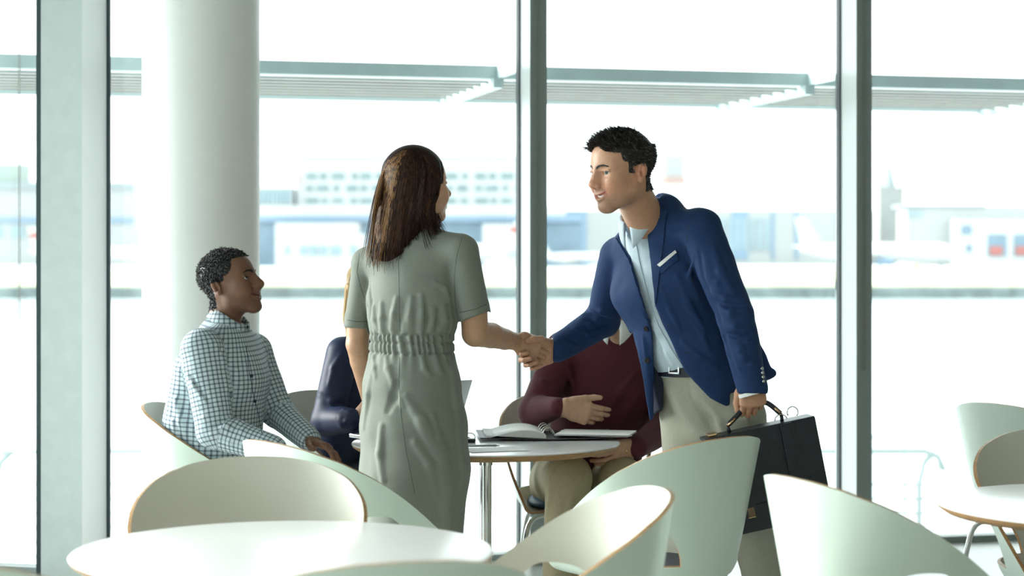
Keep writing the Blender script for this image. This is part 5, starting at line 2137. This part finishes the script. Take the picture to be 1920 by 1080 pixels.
# ============ the seated man in the checked shirt
def man_in_checks():
    base = (.185, .090, .056)
    fw = unit(V3(.966, -.26, 0))
    w_ = unit(np.cross(Z3, fw))            # towards his left (away from the camera)
    J = dict(shr=PX(378, 655, 6.72), shl=PX(476, 658, 7.06), neck=PX(424, 606, 6.90), waist=PX(405, 800, 6.92), pelvis=PX(412, 905, 6.95),
             elr=PX(404, 806, 6.68), wrr=PX(512, 842, 6.62), ell=PX(520, 772, 7.02), wrl=PX(580, 824, 6.86))
    hip = J['pelvis']
    J['hipr'] = hip - w_ * .085 + V3(0, 0, -.01)
    J['hipl'] = hip + w_ * .085 + V3(0, 0, -.01)
    for s in 'rl':
        J['kn' + s] = J['hip' + s] + fw * .43 + V3(0, 0, -.03)
        J['an' + s] = V3(J['kn' + s][0] - .03, J['kn' + s][1], .09)
        J['toe' + s] = J['an' + s] + fw * .15 + V3(0, 0, -.05)
    r = empty('person', (float(hip[0]), float(hip[1]), 0), label='seated smiling man in a checked shirt beside the white column', cat='person')
    pit = math.radians(13)
    b_ = math.radians(17)
    hd = Head(PX(433, 535, 6.90), (math.cos(b_) * math.cos(pit), -math.sin(b_) * math.cos(pit), math.sin(pit)), sc=1.04, nose=1.25, jaw=1.0, open_=.95, smile=1.4)
    HV, HQ = hd.build(J['neck'] + V3(-.01, 0, -.03), .056)
    hc = hd.colors(HV, base, lip=(.16, .05, .045), stubble=.35, blush=.08)
    q = hd.L(HV)

    def scalp(f, l, u):
        al = np.abs(l)
        return ((u > .086 - .12 * np.maximum(0, al - .03)) & (f < .078)) | ((f < .045 - .6 * np.maximum(0, .055 - u)) & (u > .034)) | \
            ((f < .012) & (u > .016) & (al > .04)) | ((f < -.040) & (u > -.070)) 
    hc[scalp(*q.T)] = (.014, .014, .015)
    F = Fld(.0024)
    hand(F, J['wrl'], (.75, -.45, -.25), (0, -.2, 1), (.3, -.9, 0), sc=1.0, curl=(15, 20, 15), fore=J['ell'] * .5 + J['wrl'] * .5)
    LV, LQ = F.nets(1)
    F = Fld(.0024)
    hand(F, J['wrr'], (.85, .1, -.3), (0, -.5, 1), (.1, 1, .3), sc=1.0, curl=(20, 30, 20), fore=J['elr'] * .5 + J['wrr'] * .5)
    RV, RQ = F.nets(1)
    BV, BQ = body_core(J)
    skin_parts(r, [(HV, HQ, hc), (LV, LQ), (RV, RQ), (BV, BQ)], base)
    hd.eyes(r, iris=(.02, .012, .008), gaze=(1, -.28, .05))
    hd.teeth(r)
    brows(hd, bvh(HV, HQ), r, 'hair_black', 130, RNG, 1.9)
    rng = np.random.default_rng(8)
    hp = scalp_hair(hd, HV, HQ, scalp, 4200, rng, lambda p: .011, lambda p: rng.normal(0, 1, 3), up=.55, curl=.9)
    hair_obj('hair', hp, .0022, ['hair_black', 'hair_grey'], r, rng, [.93, .07], 4)

    def shirt(F):
        F.seg(PX(424, 632, 6.90), PX(422, 656, 6.90), (.080, .060), (.155, .100), w_, w_, .02)
        F.seg(PX(422, 656, 6.90), PX(424, 710, 6.90), (.165, .105), (.185, .140), w_, w_, .04)
        F.seg(PX(424, 710, 6.90), PX(408, 790, 6.91), (.185, .140), (.178, .150), w_, w_, .04)
        F.seg(PX(408, 790, 6.91), PX(408, 878, 6.93), (.178, .150), (.182, .148), w_, w_, .04)
        F.seg(PX(365, 690, 6.88), PX(352, 790, 6.90), (.12, .06), (.13, .07), w_, w_, .06)
        F.seg(J['shr'], J['shl'], .062, .062, k=.05)
        F.seg(PX(403, 624, 6.90), PX(424, 636, 6.90), .056, .055, k=.03)
        F.chain([J['shr'], J['elr'], J['wrr']], [.074, .066, .048], k=.014)
        F.chain([J['shl'], J['ell'], J['wrl']], [.066, .058, .044], k=.014)
        F.prism_px([(300, 905), (620, 905), (620, 1000), (300, 1000)], 6, 8, .004)
        F.ell(J['neck'] + V3(0, 0, .035), (.058, .058, .06), None, .006, True)
    rg = [([(400, 640), (420, 680), (425, 730)], .009), ([(345, 690), (365, 720), (385, 750)], .010), ([(350, 730), (378, 755), (405, 770)], .010), ([(385, 780), (410, 770), (440, 772)], .009),
          ([(395, 815), (425, 800), (450, 790)], .010), ([(430, 830), (455, 805), (470, 790)], .008), ([(330, 750), (340, 790), (352, 830)], .010), ([(325, 790), (335, 820), (350, 850)], .009),
          ([(440, 690), (455, 730), (468, 780)], .008), ([(365, 830), (380, 848), (400, 862)], .008), ([(515, 740), (525, 752), (540, 762)], .007), ([(535, 775), (548, 790), (556, 800)], .006)]
    gv = [([(412, 650), (428, 690), (432, 740)], .007), ([(360, 705), (380, 735), (400, 760)], .006), ([(400, 800), (425, 786), (450, 784)], .006)]
    sV, sQ = cloth(shirt, .0048, rg, gv, lambda x, y, z: .0018 * wav(x, y, z, 42, 4.0))
    me = np_mesh('shirt', [(sV, sQ)], ['check_shirt'])
    ax = PX(424, 620, 6.90) - PX(408, 880, 6.93)
    uvp_attr(me, [(PX(408, 900, 6.93), PX(424, 600, 6.90), -fw, .150), (J['shr'], J['elr'], Z3 + w_, .066), (J['elr'], J['wrr'], Z3 * .2 + w_, .055),
                  (J['shl'], J['ell'], Z3 + w_, .060), (J['ell'], J['wrl'], w_, .05)])
    so = link('shirt', me, r, world=True)
    st = bvh(sV, sQ)
    co = collar(so, J['neck'] + V3(.004, 0, -.010), Z3 + fw * .46, fw, .062, .046, 'check_shirt', drop=.034, gap=9, spread=.018)
    uvp_attr(co.data, [(J['neck'] - V3(0, 0, .1), J['neck'] + V3(0, 0, .1), -fw, .066)])
    seam(st, [(462, 648), (466, 690), (474, 735), (484, 775), (491, 812)], .0014, 'placket_edge', ['navy_dark'], so)
    for a, c in ((471, 705), (477, 752)):
        disc(st, a, c, .006, 'button', ['navy_dark'], so)
    F = Fld(.007)
    for s in 'rl':
        F.chain([J['hip' + s], J['kn' + s], J['an' + s]], [.092, .068, .056], k=.03)
    F.seg(J['hipr'], J['hipl'], .10, .10, k=.04)
    link('trousers', np_mesh('trousers', [F.nets(1)], ['dark_trousers']), r, world=True)
    shoe(r, J['anr'], J['toer'], 'shoe_black')
    shoe(r, J['anl'], J['toel'], 'shoe_black')


man_in_checks()


# ============ the seated man in the maroon sweater
def man_in_maroon():
    base = (.56, .33, .22)
    fw = unit(V3(-.18, -.98, 0))
    w_ = unit(np.cross(Z3, fw))        # his left = image right
    J = dict(shr=PX(1055, 655, 7.50), shl=PX(1252, 658, 7.50), neck=PX(1160, 612, 7.44), waist=PX(1120, 800, 7.58), pelvis=PX(1100, 895, 7.62),
             elr=PX(1004, 772, 7.34), wrr=PX(1058, 764, 7.14), ell=PX(1250, 800, 7.42), wrl=PX(1192, 838, 7.06),
             hipr=PX(1045, 902, 7.55), hipl=PX(1150, 902, 7.58), knr=PX(1066, 896, 7.00), knl=PX(1165, 900, 7.05), anr=PX(1046, 1150, 7.02), anl=PX(1180, 1150, 7.10))
    for s in 'rl':
        J['an' + s][2] = .09
        J['toe' + s] = J['an' + s] + V3(-.02, -.15, -.05)
    r = empty('person', (float(J['pelvis'][0]), float(J['pelvis'][1]), 0), label='seated man in a maroon sweater gesturing behind the table', cat='person')
    hd = Head(PX(1166, 533, 7.40), (-.45, -.85, -.08), sc=1.04, jaw=1.0)
    HV, HQ = hd.build(J['neck'] + V3(0, 0, -.05), .057)
    hc = hd.colors(HV, base, stubble=.3)
    q = hd.L(HV)

    def scalp(f, l, u):
        al = np.abs(l)
        return ((u > .080) & (f < .07)) | ((f < .03) & (u > .036)) | ((f < .01) & (u > .016) & (al > .04)) | ((f < -.04) & (u > -.06))
    hc[scalp(*q.T)] = (.4, .38, .36)
    F = Fld(.0023)
    hand(F, J['wrr'] + V3(.004, 0, 0), (.97, -.10, -.26), (0, -1, .15), (.2, 0, 1), sc=1.08, spread=.3, per=[(16, 30, 18), (22, 34, 20), (28, 36, 20), (34, 38, 20)],
         thumb_dir=(.86, .50, .05), thumb_curl=8, wr=.029, fore=J['elr'] * .4 + J['wrr'] * .6)
    RV, RQ = F.nets(1)
    F = Fld(.0023)
    hand(F, J['wrl'], (-.80, -.28, -.42), (.1, -.75, .65), (-.35, -.5, .8), sc=1.0, spread=4, per=[(12, 18, 12), (14, 22, 14), (16, 24, 14), (18, 26, 16)], thumb_dir=(.8, .5, .1), fore=J['ell'] * .4 + J['wrl'] * .6)
    LV, LQ = F.nets(1)
    BV, BQ = body_core(J)
    skin_parts(r, [(HV, HQ, hc), (RV, RQ), (LV, LQ), (BV, BQ)], base)
    hd.eyes(r)
    hd.teeth(r)
    brows(hd, bvh(HV, HQ), r, 'hair_grey', 40, RNG)
    rng = np.random.default_rng(21)
    hp = scalp_hair(hd, HV, HQ, scalp, 1600, rng, lambda p: .022, lambda p: (-.5, 0, -.2), up=.35, curl=.12)
    hair_obj('hair', hp, .002, ['hair_white', 'hair_grey'], r, rng, [.8, .2], 4)

    def sweater(F):
        F.seg(PX(1160, 625, 7.46), PX(1152, 665, 7.49), (.10, .075), (.19, .11), w_, w_, .03)
        F.seg(PX(1152, 665, 7.49), PX(1132, 740, 7.52), (.19, .11), (.20, .13), w_, w_, .04)
        F.seg(PX(1132, 740, 7.52), PX(1112, 850, 7.58), (.20, .13), (.185, .135), w_, w_, .04)
        F.seg(PX(1112, 850, 7.58), PX(1104, 880, 7.60), (.185, .135), (.18, .13), w_, w_, .03)
        F.seg(J['shr'], J['shl'], .064, .064, k=.05)
        F.chain([J['shr'], J['elr'], J['wrr'] + V3(-.022, .006, 0)], [.070, .064, .037], k=.014)
        F.chain([J['shl'], J['ell'], J['wrl'] + V3(.006, 0, 0)], [.070, .062, .042], k=.014)
        F.ell(J['neck'] + V3(-.01, -.03, .03), (.062, .07, .055), None, .006, True)
    rg = [([(1000, 740), (1020, 752), (1045, 748)], .009), ([(985, 765), (1010, 778), (1040, 776)], .009), ([(1005, 700), (1020, 715), (1038, 712)], .009), ([(1190, 700), (1160, 740), (1130, 790)], .010),
          ([(1200, 730), (1180, 765), (1160, 795)], .009), ([(1065, 690), (1075, 730), (1085, 770)], .008), ([(1050, 745), (1054, 765), (1056, 785)], .006)]
    sV, sQ = cloth(sweater, .0055, rg, [([(1052, 690), (1060, 730), (1062, 745)], .008)], lambda x, y, z: .0014 * wav(x, y, z, 42, 5.0))
    so = link('sweater', np_mesh('sweater', [(sV, sQ)], ['maroon']), r, world=True)
    collar(r, J['neck'] + V3(-.004, -.012, .010), V3(.02, -.12, 1), fw, .061, .030, 'white_cotton', drop=.055, gap=12, spread=.030)

    def trous(F):
        F.seg(J['hipr'], J['hipl'], .105, .105, k=.04)
        F.seg(J['pelvis'], PX(1108, 862, 7.6), (.17, .12), (.165, .12), w_, w_, .03)
        for s in 'rl':
            F.chain([J['hip' + s], J['kn' + s], J['an' + s]], [.108, .083, .062], k=.02)
    tV, tQ = cloth(trous, .006, [([(1030, 872), (1034, 900), (1026, 960)], .007), ([(1060, 870), (1040, 890), (1032, 930)], .008), ([(1090, 900), (1070, 940), (1060, 1000)], .007)],
                   post=lambda x, y, z: .002 * wav(x, y, z, 40, 6.0))
    link('trousers', np_mesh('trousers', [(tV, tQ)], ['khaki']), r, world=True)
    shoe(r, J['anr'], J['toer'], 'shoe_black')
    shoe(r, J['anl'], J['toel'], 'shoe_black')
    p, nn = hit(bvh(LV, LQ), 1174, 846)
    ring_band(r, 'ring', p - nn * .008, (-.8, -.28, -.42), .0092, .004, .0018, 'gold')


man_in_maroon()


# ============ the seated woman in navy
def woman_in_navy():
    base = (.60, .37, .27)
    fw = unit(V3(.80, -.60, 0))
    w_ = unit(np.cross(Z3, fw))
    J = dict(shr=PX(642, 662, 7.24), shl=PX(735, 662, 7.50), neck=PX(690, 622, 7.40), waist=PX(648, 800, 7.44), pelvis=PX(640, 890, 7.47),
             elr=PX(614, 788, 7.18), wrr=PX(664, 788, 7.04), ell=PX(760, 770, 7.45), wrl=PX(745, 812, 7.22))
    J['hipr'] = J['pelvis'] - w_ * .08
    J['hipl'] = J['pelvis'] + w_ * .08
    for s in 'rl':
        J['kn' + s] = J['hip' + s] + fw * .41 + V3(0, 0, -.02)
        J['an' + s] = V3(J['kn' + s][0], J['kn' + s][1], .09)
        J['toe' + s] = J['an' + s] + fw * .14 + V3(0, 0, -.05)
    r = empty('person', (float(J['pelvis'][0]), float(J['pelvis'][1]), 0), label='seated blonde woman in a navy top half hidden by the standing woman', cat='person')
    hd = Head(PX(706, 543, 7.40), (.85, -.5, 0), sc=.98, female=True, jaw=.92)
    HV, HQ = hd.build(J['neck'] + V3(0, 0, -.04), .05)
    hc = hd.colors(HV, base)
    F = Fld(.0025)
    hand(F, J['wrr'], (.85, -.3, .35), (-.3, -.8, .3), (.2, .3, 1), sc=.93, curl=(25, 35, 25), fore=J['elr'] * .4 + J['wrr'] * .6)
    hand(F, J['wrl'], (-.3, -.8, .1), (0, 0, 1), (.8, -.3, 0), sc=.93, curl=(15, 25, 15), fore=J['ell'] * .4 + J['wrl'] * .6)
    RV, RQ = F.nets(1)
    BV, BQ = body_core(J, tr=(.105, .07))
    skin_parts(r, [(HV, HQ, hc), (RV, RQ), (BV, BQ)], base)
    hd.eyes(r)
    hd.teeth(r)
    brows(hd, bvh(HV, HQ), r, 'hair_mid', 40, RNG, .7)
    F = Fld(.006)
    F.ell(hd.P(-.016, 0, .046), np.array([.106, .088, .092]) * .98, hd.R, .01)
    F.seg(hd.P(-.03, 0, .02), PX(672, 590, 7.40), (.085, .085), (.06, .05), w_, w_, .03)
    F.seg(PX(672, 590, 7.40), PX(668, 650, 7.36), (.06, .05), (.05, .03), w_, w_, .03)
    F.seg(PX(660, 540, 7.34), PX(652, 600, 7.33), .028, .018, k=.03)
    F.ell(hd.P(.105, 0, -.030), (.060, .075, .085), hd.R, .008, True)
    F.post = lambda x, y, z: .002 * np.sin((x * .8 + y * .6) * 260 + 2 * np.sin(z * 9))
    gV, gQ = F.nets(1)
    hv = link('hair', np_mesh('hair', [(gV, gQ)], ['hair_blonde']), r, world=True)
    rng = np.random.default_rng(4)
    gt = bvh(gV, gQ)
    paths = []
    for i in range(90):
        t = rng.random()
        pts = []
        for k in range(9):
            y = 470 + (618 + rng.normal(0, 1) - 470) * k / 8
            x = np.interp(y, [470, 500, 540, 600, 620], [690, 662, 650, 645, 648]) + t * np.interp(y, [470, 540, 620], [30, 60, 40])
            p, nn = hit(gt, x, y, .001)
            pts.append(p)
        paths.append(pts)
    hair_obj('hair_lock', paths, .002, ['hair_blonde', 'hair_gold'], hv, rng, [.75, .25], 4)

    def top(F):
        F.seg(PX(690, 632, 7.40), PX(688, 668, 7.38), (.075, .06), (.150, .09), w_, w_, .03)
        F.seg(PX(688, 668, 7.38), PX(664, 750, 7.40), (.150, .09), (.150, .11), w_, w_, .04)
        F.seg(PX(664, 750, 7.40), PX(650, 880, 7.44), (.150, .11), (.150, .12), w_, w_, .04)
        F.seg(J['shr'], J['shl'], .05, .05, k=.05)
        F.chain([J['shr'], J['elr'], J['wrr'] + V3(-.01, 0, 0)], [.062, .060, .044], k=.014)
        F.chain([J['shl'], J['ell'], J['wrl']], [.060, .054, .040], k=.014)
        F.seg(J['wrr'] + V3(-.03, 0, 0), J['wrr'] + V3(-.008, 0, 0), .036, .034, k=.004)
    tV, tQ = cloth(top, .0055, [([(600, 740), (622, 752), (640, 742)], .009), ([(598, 780), (620, 790), (640, 776)], .009), ([(610, 810), (632, 806), (650, 800)], .008), ([(640, 665), (625, 690), (618, 720)], .008),
                               ([(632, 778), (645, 768), (656, 772)], .006), ([(640, 800), (650, 790), (656, 796)], .006)], [([(628, 760), (642, 757), (652, 760)], .006)],
                   lambda x, y, z: .0015 * wav(x, y, z, 42, 7.0))
    link('blouse', np_mesh('blouse', [(tV, tQ)], ['navy_top']), r, world=True)
    ring_band(r, 'bracelet', J['wrr'] + V3(.014, -.004, .003), J['wrr'] - J['elr'], .026, .010, .003, 'lens_pink')
    F = Fld(.008)
    F.seg(J['hipr'], J['hipl'], .098, .098, k=.04)
    for s in 'rl':
        F.chain([J['hip' + s], J['kn' + s], J['an' + s]], [.088, .062, .048], k=.03)
    link('trousers', np_mesh('trousers', [F.nets(1)], ['dark_trousers']), r, world=True)
    shoe(r, J['anr'], J['toer'], 'shoe_black')
    shoe(r, J['anl'], J['toel'], 'shoe_black')


woman_in_navy()
# ------------------------------------------------------------------ things on the meeting table
mat('paper', (.80, .80, .80), .7, var=.02, vscale=30)
mat('folder_dark', (.035, .036, .04), .5, var=.1)
mat('folder_grey', (.42, .45, .48), .4, var=.05)
mat('aluminium', (.60, .63, .64), .3, .9, var=.02)
mat('screen_dark', (.02, .022, .025), .2, var=.05)
mat('ink', (.10, .10, .11), .7, var=.05)
ZT0 = .7402


def sheet_stack(name, x, y, rz, n, label, cat='papers', w_=.21, d_=.297, lift=0.0, curl=.0):
    r = empty(name, (x, y, ZT0 + lift), math.radians(rz), label=label, cat=cat)
    rng = random.Random(n * 7 + int(x * 100))
    for k in range(n):
        V, F = [], []
        N = 6
        a = math.radians(rng.uniform(-4, 4))
        ox, oy = rng.uniform(-.006, .006), rng.uniform(-.006, .006)
        for i in range(N + 1):
            for j in (0, 1):
                px, py = (i / N - .5) * w_, (j - .5) * d_
                z = .0012 * k + .0005 + curl * (i / N) ** 3
                V.append((px * math.cos(a) - py * math.sin(a) + ox, px * math.sin(a) + py * math.cos(a) + oy, z))
        for i in range(N):
            F.append((2 * i, 2 * i + 2, 2 * i + 3, 2 * i + 1))
        me = mesh('sheet', V, F, ['paper'])
        link('sheet', solid_mesh(me, 'sheet', .0006, 1), r)
    return r


# open ring binder
bx = empty('ring_binder', (.125, 7.06, ZT0), math.radians(4), label='open ring binder with white pages on its left half on the table', cat='binder')
for sg in (-1, 1):
    M = Matrix.Rotation(math.radians(-1.5 * sg), 4, 'Y')
    MB().box((.0 if sg > 0 else -.25, -.155, 0.003), (.25 if sg > 0 else .0, .155, .007), 0, M, .001).build('cover', ['folder_dark'], bx)
    if sg > 0:
        continue
    V, F = [], []
    N = 12
    for i in range(N + 1):
        u = i / N
        x = sg * (.012 + .215 * u)
        z = .008 + .030 * (math.sin(math.pi * min(1, u * 1.0)) ** .8) * (1 - .55 * u) + (.012 * (1 - u))
        for y in (-.148, .148):
            V += [(x, y, z), (x, y, .008 + .012 * u)]
    for i in range(N):
        a, b_ = i * 4, (i + 1) * 4
        F += [(a, b_, b_ + 2, a + 2), (a + 1, a + 3, b_ + 3, b_ + 1), (a, a + 1, b_ + 1, b_), (a + 2, b_ + 2, b_ + 3, a + 3)]
    F += [(0, 2, 3, 1), (N * 4, N * 4 + 1, N * 4 + 3, N * 4 + 2)]
    autosmooth(link('pages', mesh('pages', V, F, ['paper']), bx), 50)
for yy in (-.10, -.035, .035, .10):
    pts = [(0.022 * math.cos(t), yy, .012 + .030 * math.sin(t)) for t in np.linspace(-.2, math.pi + .2, 14)]
    MB().tube(pts, .0018, 8).build('ring', ['steel'], bx, smooth=True)
sheet_stack('paper_stack', .305, 7.02, -10, 6, 'white loose sheets lying on the right cover of the binder', w_=.27, d_=.20, lift=.014)
sheet_stack('paper_stack', -.06, 6.60, 18, 2, 'thin grey papers near the front edge of the meeting table', w_=.20, d_=.14)
pn = empty('pen', tuple(np.array([-.11, 6.68, ZT0 + .006])), math.radians(8), label='slim dark pen beside the thin papers', cat='pen')
MB().tube([(-.07, 0, 0), (.055, 0, 0)], .0042, 10).build('barrel', ['folder_grey'], pn, smooth=True)
MB().tube([(.055, 0, 0), (.068, 0, -.001)], [.004, .001], 10).build('tip', ['steel'], pn, smooth=True)
# bunch of black keys / fob
kb = empty('key_bunch', (-.150, 6.86, ZT0), label='black key fob with keys beside the standing woman', cat='keys')
MB().box((-.012, -.018, 0), (.020, .018, .014), bev=.005).build('fob', ['leather_black'], kb)
MB().tube([(.018 * math.cos(t), .012, .018 + .014 * math.sin(t)) for t in np.linspace(0, 2 * math.pi, 18)], .0016, 6).build('key_ring', ['steel'], kb, smooth=True)
for k in range(3):
    M = Matrix.Translation((.0, .01, .012)) @ Matrix.Rotation(math.radians(-40 + 30 * k), 4, 'X') @ Matrix.Rotation(math.radians(20 * k), 4, 'Z')
    b = MB().box((-.004, 0, -.001), (.004, .045, .001), 0, M, .0005)
    b.lathe([(0, -.0012), (.010, -.0012), (.010, .0012), (0, .0012)], (0, -.004, 0), 14)
    b.build('key', ['leather_black'], kb)
# laptop in front of the seated woman
lp = empty('laptop', (-.40, 7.03, ZT0), math.radians(37), label='open pale laptop half hidden behind the standing woman', cat='laptop')
MB().box((-.16, -.115, .002), (.16, .115, .016), bev=.004).build('base', ['aluminium'], lp)
MB().box((-.14, -.02, .0155), (.14, .095, .0168), bev=.0005).build('keyboard', ['screen_dark'], lp)
ML = Matrix.Translation((0, -.112, .016)) @ Matrix.Rotation(math.radians(26), 4, 'X')
ld = MB().box((-.16, -.006, 0), (.16, .0, .225), 0, ML, .003).build('lid', ['aluminium'], lp)
MB().box((-.15, .0, .01), (.15, .0008, .215), 0, ML).build('screen', ['screen_dark'], ld)
